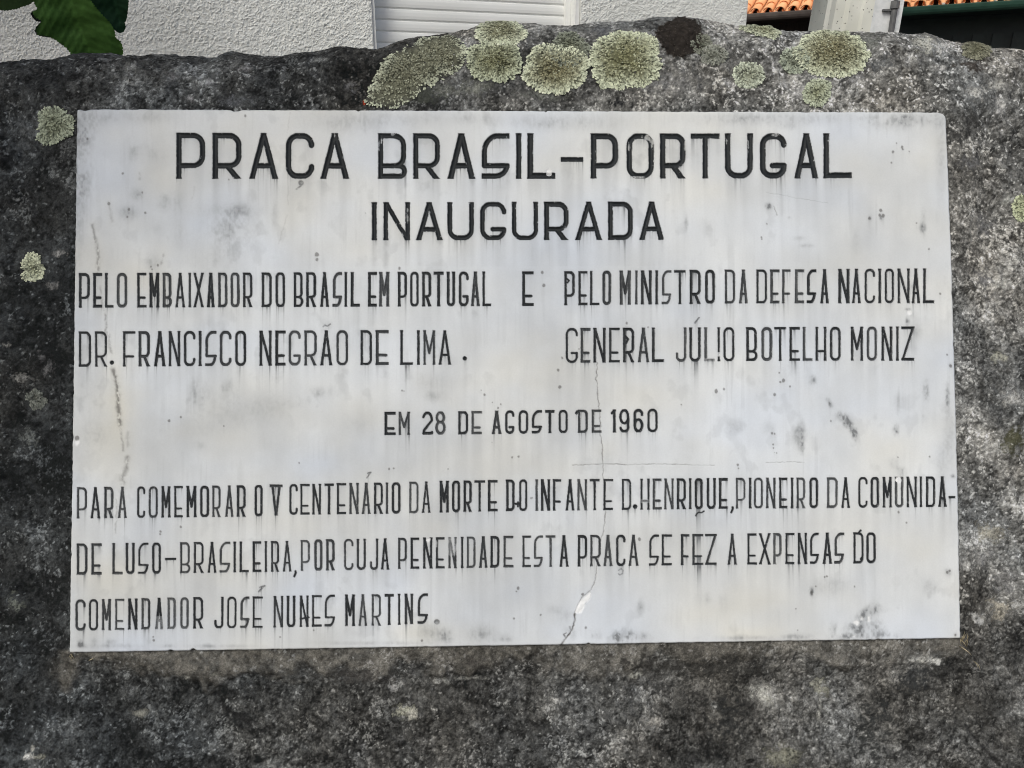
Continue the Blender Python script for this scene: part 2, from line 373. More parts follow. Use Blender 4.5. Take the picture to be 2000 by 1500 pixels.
# H-section concrete pole, slightly leaning and tapering
pd = 5.2
pl0 = at_depth(np.array(1606.0), np.array(61.0), pd); pr0 = at_depth(np.array(1699.0), np.array(61.0), pd)
pl1 = at_depth(np.array(1617.5), np.array(0.0), pd); pr1 = at_depth(np.array(1710.0), np.array(0.0), pd)
pole = empty("concrete_pole", ((pl0[0]+pr0[0])/2, pd, 0)); tag(pole, "ribbed pale concrete utility pole between the tiled houses", "utility pole")
prof = [(0, 0), (.09, 0), (.22, .10), (.42, .10), (.50, .045), (.74, .045), (.80, .0), (1.0, 0.0), (1.0, 1.0), (.75, 1.0), (.66, .8), (.34, .8), (.25, 1.0), (0, 1.0)]
mb = MB(); vs = []; fs = []; n = len(prof); zs = np.linspace(0, 8.5, 18)
for i, z in enumerate(zs):
    t = (z-pl0[2])/(pl1[2]-pl0[2]); t_ = t
    xl = pl0[0]+(pl1[0]-pl0[0])*t*.55; xr = pr0[0]+(pr1[0]-pr0[0])*t*.55 
    xl = pl0[0]+(pl1[0]-pl0[0])*t; xr = pr0[0]+(pr1[0]-pr0[0])*t
    wq = xr-xl
    vs += [(xl+p[0]*wq, pd+p[1]*.26, z) for p in prof]
    if i: fs += [((i-1)*n+k, (i-1)*n+(k+1) % n, i*n+(k+1) % n, i*n+k) for k in range(n)]
fs += [tuple(range(n))[::-1], tuple(range(n*(len(zs)-1), n*len(zs)))]
mb.add(vs, fs); mb.build("shaft", M_conc, pole)


# ------------------------------------------------------------------ the granite boulder
def corner_interp(pts, x):
    px = [p[0] for p in pts]; py = [p[1] for p in pts]; return np.interp(x, px, py)
SIL = [(-60, 125), (0, 122), (60, 117), (110, 118), (150, 107), (200, 104), (250, 103), (300, 101), (350, 104), (390, 103), (420, 103), (440, 95), (470, 96),
       (500, 101), (530, 108), (550, 107), (590, 97), (640, 91), (680, 89), (720, 92), (735, 94), (765, 84), (800, 73), (850, 65), (900, 60), (945, 46),
       (985, 40), (1025, 42), (1050, 46), (1075, 48), (1110, 46), (1160, 44), (1200, 40), (1250, 35), (1290, 34), (1345, 34), (1380, 41), (1420, 43),
       (1450, 46), (1490, 52), (1520, 60), (1550, 59), (1600, 62), (1650, 62), (1700, 66), (1740, 70), (1790, 73), (1810, 71), (1850, 77), (1880, 84),
       (1910, 84), (1935, 93), (2000, 94), (2080, 99)]
PLQ = np.array([[150, 213], [1848, 219], [1877, 1247], [135, 1275]], float)      # plaque corners in the photo
ROCK_OFF = -0.016                                                                # the face lies behind the plaque's front
cols_px = np.concatenate([np.arange(-700, -380, 8.0), np.arange(-380, -60, 3.6), np.arange(-60, 2060, 1.65), np.arange(2061, 2380, 3.6), np.arange(2381, 2700, 8.0)])
bot_px = 1545.0
s_col = to_sw(on_plane(cols_px, np.full_like(cols_px, 750.0), ROCK_OFF))[0]
w_low = to_sw(on_plane(np.array([1000.0]), np.array([bot_px]), ROCK_OFF))[1][0]
Rcol = 0.062 + 0.03*(fbm(s_col*6, s_col*0+3.3, 5, 2)-0.5)
AMAX = math.radians(80)
def rock_point(s, wv, d):                     # s, w in the plane and depth behind the face
    return P0 + N*ROCK_OFF + E1*s[..., None] + E2*wv[..., None] - N*d[..., None]
wtop = np.full_like(s_col, 0.30)
aa = np.linspace(0, AMAX, 28)
for _ in range(8):
    S_ = np.repeat(s_col[None], len(aa), 0); W_ = wtop[None]+Rcol[None]*np.sin(aa)[:, None]; D_ = Rcol[None]*(1-np.cos(aa))[:, None]
    px_, py_ = project(rock_point(S_, W_, D_)); k = np.argmin(py_, 0); j = np.arange(len(s_col))
    wtop -= (corner_interp(SIL, px_[k, j]) - py_[k, j])*MM*0.95
n_face = int((1545-150)/1.65)
vface = np.linspace(0, 1, n_face)
arc = np.linspace(0, AMAX, 84)[1:]
rows = []                                     # (w, d, arc angle, arclength)
wground = (0-0.08-P0[2])/E2[2]
w_mid = w_low - 560*MM
rows_low = np.concatenate([np.arange(wground, w_mid, 9*MM), np.arange(w_mid, w_low, 3.6*MM)])
Wg = [np.repeat(v, len(s_col)) for v in rows_low]; Dg = [np.zeros(len(s_col))]*len(rows_low); Ag = [np.zeros(len(s_col))]*len(rows_low); Tg = [w_ for w_ in Wg]
for v in vface:
    wv = w_low + v*(wtop-w_low); Wg.append(wv); Dg.append(np.zeros_like(wv)); Ag.append(np.zeros_like(wv)); Tg.append(wv)
for a in arc:
    Wg.append(wtop+Rcol*math.sin(a)); Dg.append(Rcol*(1-math.cos(a))); Ag.append(np.full_like(wtop, a)); Tg.append(wtop+Rcol*a)
we, de, te = Wg[-1].copy(), Dg[-1].copy(), Tg[-1].copy()
for l in np.linspace(0.01, 0.34, 24):
    Wg.append(we + l*math.cos(AMAX)); Dg.append(de + l*math.sin(AMAX)); Ag.append(np.full_like(we, AMAX)); Tg.append(te+l)
we, de, te = Wg[-1].copy(), Dg[-1].copy(), Tg[-1].copy()
for l in np.linspace(0.03, 1.0, 14):          # the back of the stone down to the ground
    Wg.append(we - 1.75*l*1.0); Dg.append(de + 0.10*math.sin(math.pi*l)*0.6); Ag.append(np.full_like(we, 2.6)); Tg.append(te+l*1.7)
Wg, Dg, Ag, Tg = [np.array(x) for x in (Wg, Dg, Ag, Tg)]
Sg = np.repeat(s_col[None], len(Wg), 0)
# the two flanks curve back
edge = np.maximum(0, np.abs(Sg) - 0.80)
Dflank = 1.9*edge**1.35
RX, RY = project(rock_point(Sg, Wg, Dg))      # where each spot lands in the photo: used to set out the mapped marks
U = Sg/MM; V = -Tg/MM                         # surface coordinates along the stone in photo-pixel units
inpl = (RX > 120) & (RX < 1895) & (RY > 198) & (RY < 1290) & (Ag == 0)
dpl = np.maximum(np.maximum(PLQ[0, 0]-RX, RX-1862), np.maximum(215-RY, RY-1262))
near = sstep(0, 90, np.maximum(dpl, 0))       # 0 beside the plaque, 1 away from it
h_big = (fbm(U/340, V/340, 3, 3)-0.5)*0.022
h_mid = (fbm(U/70, V/70, 9, 4)-0.5)*0.016
f1, f21, cid = worley(U/9+vn(U/13, V/13, 4)*.9, V/9+vn(U/13, V/13, 6)*.9, 2)
h_fine = (fbm(U/13, V/13, 12, 3)-0.5)*0.0055 + (0.5-f1)*0.0011
lumpy = np.where(RY > 1275, 0.55, 1.0)
disp = h_big*near + h_mid*(0.25+0.75*near)*lumpy + h_fine*(0.6+0.4*near)
LYE = 1275-28*(RX-135)/1742
ledge = sstep(-12, -6, RY-LYE)*(1-sstep(14, 52, RY-LYE+(fbm(RX/55, RY/55, 8, 4)-.5)*105))*sstep(96, 150, RX+(fbm(RX/30, RY/30, 18, 3)-.5)*60)*sstep(1900, 1860, RX)  # mortar left under the plaque
ledge = ledge*(Ag == 0)
disp = disp + 0.0065*(1-near)*(Ag == 0)
disp = disp*(1-0.75*ledge) + 0.0085*ledge
cap = 0.0125
disp = np.where(dpl < 25, np.minimum(disp, cap*0.98), disp)
silh = sstep(0, 0.7, Ag); disp = disp*(1-0.35*silh) - 0.002*silh
NX = N[None, None]*np.cos(np.minimum(Ag, 1.6))[..., None] + E2[None, None]*np.sin(np.minimum(Ag, 1.6))[..., None]
ROCKP = rock_point(Sg, Wg, Dg+Dflank) + NX*disp[..., None]

# --- albedo of the stone: dark crust to the left, paler lichen-speckled grain to the right
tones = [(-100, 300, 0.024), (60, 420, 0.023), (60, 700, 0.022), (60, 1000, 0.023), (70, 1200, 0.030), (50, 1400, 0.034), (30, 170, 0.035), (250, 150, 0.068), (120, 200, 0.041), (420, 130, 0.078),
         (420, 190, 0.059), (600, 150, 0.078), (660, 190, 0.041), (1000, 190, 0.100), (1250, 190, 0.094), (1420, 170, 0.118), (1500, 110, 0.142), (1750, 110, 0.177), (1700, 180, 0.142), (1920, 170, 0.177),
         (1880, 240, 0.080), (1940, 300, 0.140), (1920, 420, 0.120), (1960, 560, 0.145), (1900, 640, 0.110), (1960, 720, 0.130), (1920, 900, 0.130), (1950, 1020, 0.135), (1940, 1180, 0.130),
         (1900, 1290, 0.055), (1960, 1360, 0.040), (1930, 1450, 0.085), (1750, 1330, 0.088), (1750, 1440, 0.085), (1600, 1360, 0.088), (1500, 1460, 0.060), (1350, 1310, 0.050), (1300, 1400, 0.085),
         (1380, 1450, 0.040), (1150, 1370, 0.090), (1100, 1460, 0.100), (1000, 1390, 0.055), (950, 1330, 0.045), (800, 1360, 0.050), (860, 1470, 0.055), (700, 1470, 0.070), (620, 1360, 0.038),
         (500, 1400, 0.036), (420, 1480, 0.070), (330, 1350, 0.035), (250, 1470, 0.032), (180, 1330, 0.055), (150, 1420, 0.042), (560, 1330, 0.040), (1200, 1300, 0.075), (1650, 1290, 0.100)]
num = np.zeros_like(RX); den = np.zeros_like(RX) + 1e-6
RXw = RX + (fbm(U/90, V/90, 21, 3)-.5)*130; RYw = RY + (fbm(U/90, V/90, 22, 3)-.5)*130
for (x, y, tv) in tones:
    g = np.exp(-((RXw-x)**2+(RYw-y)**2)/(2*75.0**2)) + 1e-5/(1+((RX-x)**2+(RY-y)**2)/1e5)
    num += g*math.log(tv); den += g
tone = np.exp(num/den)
n1 = fbm(U/45, V/45, 31, 4); n2 = fbm(U/11, V/11, 33, 3); n3 = fbm(U/4.2, V/4.2, 35, 2)
n4 = vn(U/2.3, V/2.3, 37)
n0 = fbm(U/150, V/110, 39, 3)
lum = tone*1.22*np.exp(((n0-.5)*np.where(RX > 900, 1.4, 2.2) + (n1-.5)*1.9 + (n2-.5)*1.2 + (n3-.5)*1.3 + (n4-.5)*1.1)*np.where(RX < 140, .75, 1))*.90
bare = sstep(.53, .60, fbm(U/70+(n2-.5), V/80, 44, 4)); lum = lum*(1-np.where(RX > 900, .28, .45)*bare)        # near-black crust in patches
patch = sstep(.44, .64, fbm(U/62, V/62, 41, 4)); patch2 = sstep(.45, .60, fbm(U/26, V/26, 43, 3))
dens = np.clip(0.03 + 0.30*patch*patch2 + 0.5*(tone-.03)*(.4+patch2), 0, .46)
speck = np.zeros_like(lum)
for (sx, sy, ro, sd, hi) in ((4.6, 7.5, .5, 5, 1.0), (7.0, 4.2, -.35, 6, .9), (10.0, 8.0, 1.1, 7, .75), (3.6, 3.6, 0, 9, 1.0)):
    ca, sa = math.cos(ro), math.sin(ro)
    fa, fb_, ida = worley((U*ca-V*sa)/sx+(n2-.5)*2.2, (U*sa+V*ca)/sy+(n3-.5)*1.6, sd)
    speck = np.maximum(speck, (ida < dens*(.62 if sx < 9 else .40))*sstep(.54, .38, fa)*hi*(.45+1.1*_tab[(ida*997).astype(int) % 256, 11]))
speck = np.clip(speck*sstep(.30, .50, n2*.5+n3*.5+.06), 0, 1.2)
zone = np.where(RY > 1270, .85, 1.0)*np.where((RX > 1380) & (RY < 330), 1.3, 1.0)*np.where(RX > 1860, .95, 1.0)*np.where((RX > 1300) & (RY > 1270), .75, 1.0)
lum = lum + speck*zone*(1-.5*bare)*(0.055 + 2.1*tone)*(.55+.8*n3)
f1c, f21c, cidc = worley(U/24+(n2-.5)*2.2, V/24+(n1-.5)*2.2, 8)
bigp = (cidc < .13)*sstep(.5, .38, f1c+(n3-.5)*.5)      # flat grey crusts
lum = np.where(bigp > .5, lum*.45 + .55*(tone*1.0+.014), lum)
crev = sstep(.50, .34, n2*.55+n3*.45)  # crevice darkness painted into the colour from noise
lum = lum*(1-.40*crev)
warm = np.clip((fbm(U/120, V/120, 51, 3)-.45)*2.2, -1, 1)
tint = np.stack([.995+.05*warm, np.ones_like(warm)*1.0, 0.945-.06*warm], -1)
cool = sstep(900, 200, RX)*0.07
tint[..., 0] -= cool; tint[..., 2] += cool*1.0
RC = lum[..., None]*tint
# brownish mortar strip under the plaque
lb = (ledge*(.5+.5*sstep(.38, .62, n1*.5+n2*.5)))[..., None]
RC = RC*(1-lb*.72) + lb*.72*(np.array([.150, .141, .120])*(0.15+1.7*(n2*.35+n3*.4+n4*.25))[..., None] + speck[..., None]*.10)
# named pale crusts and chipped crystals
def blot(x, y, rx, ry, col, edge=.35, seed=0, amt=1.0):
    global RC
    m = (np.abs(RX-x) < rx*1.8) & (np.abs(RY-y) < ry*1.8)
    if not m.any(): return
    q = np.sqrt(((RX[m]-x)/(rx*1.1))**2+((RY[m]-y)/(ry*1.1))**2) + (n2[m]-.5)*2.0 + (n3[m]-.5)*1.6 + (n4[m]-.5)*.7
    k = (sstep(1.0+edge*.3, 1.0-edge, q)*amt*(1 if edge > .6 else np.clip(.45+1.5*(n3[m]-.3)+.5*(n4[m]-.5), .15, 1)))[:, None]
    RC[m] = RC[m]*(1-k) + k*np.array(col)*(0.5+.6*n3[m]+.45*n4[m])[:, None]
for args in [(790, 1388, 15, 11, (.36, .36, .29)), (806, 1396, 10, 9, (.36, .35, .30)), (1487, 1352, 20, 13, (.40, .40, .36)), (1500, 1364, 16, 10, (.42, .42, .38)), (1275, 1408, 15, 7, (.30, .29, .26)),
             (1085, 1366, 13, 6, (.34, .34, .32)), (1076, 1376, 8, 4, (.40, .40, .38)), (55, 1476, 9, 6, (.55, .55, .52)), (62, 1465, 4, 9, (.3, .3, .27)), (80, 1478, 9, 4, (.24, .24, .2)),
             (1797, 1284, 22, 9, (.36, .36, .33)), (1812, 1290, 9, 8, (.46, .46, .43)), (1826, 1289, 6, 5, (.5, .5, .47)), (1778, 1287, 9, 4, (.4, .4, .37)), (1600, 1336, 11, 9, (.36, .36, .30)),
             (1604, 1350, 11, 10, (.22, .22, .18)), (1505, 1366, 8, 10, (.34, .34, .3)), (1528, 1478, 30, 18, (.19, .19, .15)), (1601, 1382, 4, 20, (.3, .3, .27)), (275, 1391, 17, 7, (.16, .16, .14)),
             (368, 1320, 8, 4, (.26, .26, .23)), (425, 1314, 9, 3, (.22, .22, .19)), (770, 1335, 9, 14, (.26, .26, .25)), (785, 1335, 6, 10, (.30, .30, .28)), (860, 1328, 14, 5, (.28, .28, .26)), (915, 1322, 25, 4, (.24, .24, .22)),
             (1240, 1316, 13, 6, (.25, .25, .22)), (1395, 1384, 6, 14, (.3, .3, .28)), (1810, 90, 22, 14, (.42, .42, .37)), (1838, 94, 14, 9, (.44, .44, .42)), (1905, 182, 16, 12, (.44, .44, .41)), (1955, 205, 13, 15, (.44, .44, .42)),
             (1770, 123, 8, 8, (.46, .46, .44)), (1830, 132, 14, 5, (.44, .44, .42)), (1945, 165, 20, 10, (.38, .38, .35)), (1562, 185, 16, 10, (.32, .32, .31)), (1530, 165, 14, 8, (.3, .3, .29)), (1975, 390, 12, 8, (.36, .37, .34)),
             (1955, 555, 17, 11, (.34, .34, .31)), (1950, 698, 14, 8, (.30, .30, .25)), (1975, 780, 24, 12, (.36, .36, .34)), (1995, 645, 6, 8, (.45, .45, .42)), (1935, 875, 22, 14, (.30, .30, .28)), (1930, 1040, 20, 18, (.31, .30, .25)),
             (1950, 1190, 20, 18, (.30, .28, .23)), (1905, 1210, 16, 9, (.38, .38, .36)), (1985, 1180, 15, 10, (.36, .36, .34)), (1905, 1205, 14, 10, (.38, .38, .36)), (620, 116, 13, 5, (.24, .25, .24)),
             (480, 134, 13, 6, (.22, .22, .22)), (408, 160, 6, 6, (.28, .28, .28)), (373, 195, 7, 5, (.28, .28, .28)), (1420, 165, 12, 8, (.28, .28, .27)), (680, 172, 14, 10, (.15, .15, .15)), (1300, 165, 60, 18, (.16, .16, .155)),
             (120, 495, 12, 6, (.26, .26, .25)), (20, 675, 8, 6, (.3, .3, .28)), (110, 560, 14, 8, (.15, .15, .145)), (45, 742, 18, 8, (.17, .17, .16)), (90, 700, 8, 10, (.12, .12, .12)), (1670, 160, 14, 8, (.32, .32, .31))]:
    blot(*args)
for args in [(925, 176, 30, 13, (.15, .155, .135)), (1055, 188, 34, 10, (.12, .125, .11)), (1425, 128, 34, 14, (.15, .15, .14)), (1690, 85, 26, 12, (.14, .145, .13)), (1130, 60, 22, 8, (.11, .115, .11)), (870, 180, 30, 14, (.13, .135, .12)), (57, 853, 17, 13, (.125, .135, .13)), (30, 1175, 15, 14, (.13, .14, .12)), (100, 720, 9, 11, (.1, .1, .1)), (335, 150, 12, 9, (.13, .13, .13)), (1180, 58, 16, 10, (.10, .105, .11)), (1715, 125, 22, 12, (.115, .12, .12)),
             (1925, 440, 17, 17, (.17, .17, .165)), (1920, 545, 15, 14, (.16, .16, .16)), (1920, 1085, 17, 17, (.25, .25, .24)), (1965, 1140, 22, 20, (.16, .16, .155)), (470, 200, 30, 9, (.09, .095, .1)), (1895, 320, 20, 12, (.12, .12, .12))]:
    blot(*args, edge=.2)
for args in [(1975, 862, 24, 18, (.075, .075, .045)), (1900, 128, 24, 14, (.055, .048, .042)), (1255, 1292, 45, 12, (.042, .04, .036)), (1390, 1300, 70, 14, (.045, .044, .04)), (700, 1318, 60, 14, (.06, .058, .054)), (930, 1290, 28, 12, (.06, .056, .05)),
             (1300, 1345, 40, 14, (.05, .05, .047)), (1860, 270, 34, 14, (.045, .045, .043)), (1890, 235, 22, 12, (.045, .045, .043)), (830, 190, 40, 14, (.055, .06, .05)), (1420, 1400, 28, 40, (.03, .031, .03)), (1700, 1430, 30, 45, (.035, .037, .036)),
             (1780, 1320, 26, 20, (.04, .042, .042)), (470, 1405, 36, 16, (.018, .019, .019)), (1215, 205, 16, 7, (.015, .016, .017))]:
    blot(*args, edge=.7, amt=.85)
blot(713, 205, 2.2, 4.5, (.30, .045, .02), edge=.3)         # the small rust-red fleck at the plaque's upper edge
# scraped fissures in the lower right and lower middle of the stone
for pts, wd in [([(1885, 1415), (1910, 1450), (1940, 1480), (1970, 1510)], 3.0), ([(425, 1372), (455, 1395), (490, 1418)], 4.5), ([(1590, 1365), (1600, 1385), (1608, 1402)], 2.0), ([(1420, 1395), (1435, 1380), (1465, 1374)], 2)]:
    q = seg_dist(RX, RY, pts); k = np.exp(-(q/wd)**2)[..., None]*.75
    RC = RC*(1-k) + k*.015
RC = np.maximum(RC, np.array([.0105, .0122, .0120])*(.75+.5*n3)[..., None]); RC = np.clip(RC, .004, .62)
nr, nc = RX.shape
idx = np.arange(nr*nc).reshape(nr, nc)
Q = np.stack([idx[:-1, :-1], idx[:-1, 1:], idx[1:, 1:], idx[1:, :-1]], -1)
ins = (RX > 185) & (RX < 1815) & (RY > 250) & (RY < 1215) & (Ag == 0)   # hidden behind the slab: left out
inq = ins[:-1, :-1] & ins[1:, 1:] & ins[:-1, 1:] & ins[1:, :-1]
V_, Q_, C_ = compact(ROCKP.reshape(-1, 3), Q[~inq].reshape(-1, 4), RC.reshape(-1, 3))
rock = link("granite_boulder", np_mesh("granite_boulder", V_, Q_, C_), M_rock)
tag(rock, "large rough granite boulder with dark crust that carries the white marble plaque", "boulder")

# look-ups on the stone's surface, for what grows on it
vis = (Ag < 1.25) & (RX > -60) & (RX < 2060) & (RY < 1500)
vr, vc = np.nonzero(vis)
vX, vY = RX[vr, vc], RY[vr, vc]
def surf_at_px(x, y):
    k = np.argmin((vX-x)**2+(vY-y)**2); return vr[k], vc[k]
def uv_at_px(x, y):
    r, c = surf_at_px(x, y); return U[r, c], V[r, c]
def surf_at_uv(u, v):                         # position and normal of the stone at surface coordinates
    c = int(np.clip(np.searchsorted(U[0], u), 1, nc-2)); r = int(np.clip(np.searchsorted(-V[:, c], -v), 1, nr-3))
    P = ROCKP[r, c]
    t = (v - V[r, c])/(V[r+1, c]-V[r, c] + 1e-9); q = (u-U[r, c])/(U[r, c+1]-U[r, c]+1e-9)
    P = P + np.clip(t, -1, 1)*(ROCKP[r+1, c]-P) + np.clip(q, -1, 1)*(ROCKP[r, c+1]-P)
    return P, NX[r, c]

# ------------------------------------------------------------------ the marble plaque: slab, engraved words, stains and cracks
STEP = 1.2
na, nb_ = int(1720/STEP), int(1050/STEP)
ga = np.linspace(0, 1, na); gb = np.linspace(0, 1, nb_)
A_, B_ = np.meshgrid(ga, gb)
# softly rounded corners (wide at the upper right, small elsewhere)
def round_corner(A, B, ca, cb, r_px):
    ra, rb = r_px/1720, r_px/1050
    u = (A-(ca-ra))/ra if ca else ((ra-A)/ra); v = (B-(cb-rb))/rb if cb else ((rb-B)/rb)
    m = (u > 0) & (v > 0)
    un = u*np.sqrt(np.maximum(0, 1-v*v/2)); vnn = v*np.sqrt(np.maximum(0, 1-u*u/2))
    A2 = np.where(m, (ca-ra+un*ra) if ca else (ra-un*ra), A); B2 = np.where(m, (cb-rb+vnn*rb) if cb else (rb-vnn*rb), B)
    return A2, B2
A_, B_ = round_corner(A_, B_, 1, 0, 17); A_, B_ = round_corner(A_, B_, 0, 0, 7); A_, B_ = round_corner(A_, B_, 1, 1, 5); A_, B_ = round_corner(A_, B_, 0, 1, 6)
c0, c1, c2, c3 = PLQ
PX = (c0[0]*(1-A_)+c1[0]*A_)*(1-B_) + (c3[0]*(1-A_)+c2[0]*A_)*B_
PY = (c0[1]*(1-A_)+c1[1]*A_)*(1-B_) + (c3[1]*(1-A_)+c2[1]*A_)*B_
PX += 3.2*A_*4*B_*(1-B_)*sstep(.5, 1, A_)
eL = sstep(.012, 0, A_); eR = sstep(.012, 0, 1-A_); eT = sstep(.02, 0, B_); eB = sstep(.02, 0, 1-B_)
def chip(x, seed, sc_=14, pw=3): return np.maximum(0, fbm(x/sc_, x*0+seed, seed, 3)-.5)**1*pw*1.1
PX += eL*(chip(PY, 3)+(vn(PY/6, PY*0, 4)-.5)*.6) - eR*(chip(PY, 5)+(vn(PY/6, PY*0, 6)-.5)*.9)
PY += eT*(chip(PX, 7, 12, 2)+(vn(PX/5, PX*0, 8)-.5)*.7) - eB*(chip(PX, 9, 12, 1.5)+(vn(PX/5, PX*0, 10)-.5)*.5)
for (x, w_, dpt) in [(463, 7, 3.2), (455, 4, 2), (166, 7, 2.5), (700, 3, 2), (1066, 2, 2)]: PY += eT*dpt*np.exp(-((PX-x)/w_)**2)
for (x, w_, dpt) in [(377, 5, 4), (333, 4, 2), (1150, 3, 2), (1716, 4, 1.5)]: PY -= eB*dpt*np.exp(-((PX-x)/w_)**2)
RS, CS = PX.shape

# --- letters: single-stroke forms, drawn in a box w x h, with the low waistline of the original lettering
def q_arc(cx, cy, rx, ry, a0, a1, n=7):
    return [(cx+rx*math.cos(math.radians(a0+(a1-a0)*k/n)), cy+ry*math.sin(math.radians(a0+(a1-a0)*k/n))) for k in range(n+1)]
def glyph(ch, w, h, t):
    L, R, T, B, m = t/2, w-t/2, t/2, h-t/2, .715*h
    cx = w/2; e = t
    big = w > 40
    r = min((R-L)*.5, .26*h)*(0.80 if big else .98); rb = min(r, (m-T)/2)
    bowl = [(L, T), (R-r, T)] + q_arc(R-r, T+rb, r, rb, -90, 0) + q_arc(R-r, m-rb, r, rb, 0, 90) + [(L, m)]
    stem = [(L, -e), (L, h+e)]
    if ch == 'P': return [stem, bowl]
    if ch == 'R': return [stem, bowl, [(w*.50, m), (w-t*.45, h+e*.3)]]
    if ch == 'B':
        r2 = min((R-L)*.5, (B-m)/2); bx = R-(.03*w if big else .06*w)
        top = [(L, T), (bx-r, T)] + q_arc(bx-r, T+rb, r, rb, -90, 0) + q_arc(bx-r, m-rb, r, rb, 0, 90) + [(L, m)]
        return [stem, top, [(L, m), (R-r2, m)] + q_arc(R-r2, (m+B)/2, r2, (B-m)/2, -90, 90, 10) + [(L, B)]]
    if ch == 'D': return [stem, [(L, T), (R-r, T)] + q_arc(R-r, T+r, r, r, -90, 0) + q_arc(R-r, B-r, r, r, 0, 90) + [(L, B)]]
    if ch == 'A': return [[(L-t*.05, h+e*.2), (cx, t*.2)], [(cx, t*.2), (R+t*.05, h+e*.2)], [(cx, -e), (cx, t)], [(L+(cx-L)*(1-m/h), m), (R-(R-cx)*(1-m/h), m)]]
    if ch in 'CG':
        p = [(R, T+.17*h), (R, T+r)] + q_arc(R-r, T+r, r, r, 0, -90) + [(L+r, T)] + q_arc(L+r, T+r, r, r, -90, -180) + q_arc(L+r, B-r, r, r, 180, 90) + [(R-r, B)] + q_arc(R-r, B-r, r, r, 90, 0)
        p += [(R, B-.16*h)] if ch == 'C' else [(R, m), (w*.48, m)]
        return [p]
    if ch in 'OQ0': return [q_arc(R-r, T+r, r, r, 0, -90) + q_arc(L+r, T+r, r, r, -90, -180) + q_arc(L+r, B-r, r, r, 180, 90) + q_arc(R-r, B-r, r, r, 90, 0) + [(R, T+r)]]
    if ch == 'E': return [stem, [(L, T), (w+e, T)], [(L, m), (w*.80, m)], [(L, B), (w+e, B)]]
    if ch == 'F': return [stem, [(L, T), (w+e, T)], [(L, m), (w*.82, m)]]
    if ch == 'L': return [stem, [(L, B), (w+e, B)]]
    if ch == 'I': return [[(cx, -e), (cx, h+e)]]
    if ch == 'T': return [[(-e, T), (w+e, T)], [(cx, T), (cx, h+e)]]
    if ch == 'H': return [stem, [(R, -e), (R, h+e)], [(L, m), (R, m)]]
    if ch == 'N': return [stem, [(R, -e), (R, h+e)], [(L, 0), (R, h)]]
    if ch == 'M': return [stem, [(R, -e), (R, h+e)], [(L, t*.2), (cx, .66*h), (R, t*.2)]]
    if ch == 'U': return [[(L, -e), (L, B-r)] + q_arc(L+r, B-r, r, r, 180, 90) + q_arc(R-r, B-r, r, r, 90, 0) + [(R, -e)]]
    if ch == 'J': return [[(R, -e), (R, B-r)] + q_arc(R-r, B-r, r, r, 0, 90) + q_arc(L+r, B-r, r, r, 90, 180) + [(L, B-.2*h)]]
    if ch == 'X': return [[(L-t*.2, -e*.5), (R+t*.2, h+e*.5)], [(R+t*.2, -e*.5), (L-t*.2, h+e*.5)]]
    if ch == 'Z': return [[(-e, T), (R+t*.3, T)], [(R, T), (L, B)], [(L-t*.3, B), (w+e, B)]]
    if ch == 'V': return [[(-e, T), (w+e, T)], [(w*.22, T), (cx, h+e*.4), (w*.78, T)]]
    if ch == 'S':
        k = min(.55*w, .30*h) if big else .62*w; ry_ = min(.34*h, k*1.25)
        return [[(w+e, T), (L+k, T)] + q_arc(L+k, T+ry_, k, ry_, -90, -180) + [(L, m), (R+t*.2, m)], [(R, m)] + q_arc(R-.42*w, m, .42*w, B-m, 0, 90) + [(-e, B)]]
    if ch == '-': return [[(-e, h/2), (w+e, h/2)]]
    if ch == '1': return [[(R-t*.2, -e), (R-t*.2, h+e)], [(L, .16*h), (R-t*.2, T)]]
    if ch == '2': return [q_arc(cx, T+.27*h, cx-L, .27*h, 200, 360, 9) + [(R, T+.33*h), (L+.1*w, .80*h), (L+.05*w, B), (R, B-.02*h), (R+t*.1, B-.05*h)]]
    if ch == '8': return [q_arc(cx, T+.20*h, (cx-L)*.88, .21*h, 0, 360, 16), q_arc(cx, B-.24*h, cx-L, .25*h, 0, 360, 16)]
    if ch == '9': return [q_arc(cx, T+.27*h, cx-L, .28*h, 0, 360, 16), [(R, T+.25*h), (R, B-r)] + q_arc(R-r, B-r, r, r, 0, 90) + q_arc(L+r, B-r, r, r, 90, 170)]
    if ch == '6': return [q_arc(cx, B-.24*h, cx-L, .25*h, 0, 360, 16), [(R, T+.18*h), (R, T+r)] + q_arc(R-r, T+r, r, r, 0, -90) + q_arc(L+r, T+r, r, r, -90, -180) + [(L, B-.25*h)]]
    return []
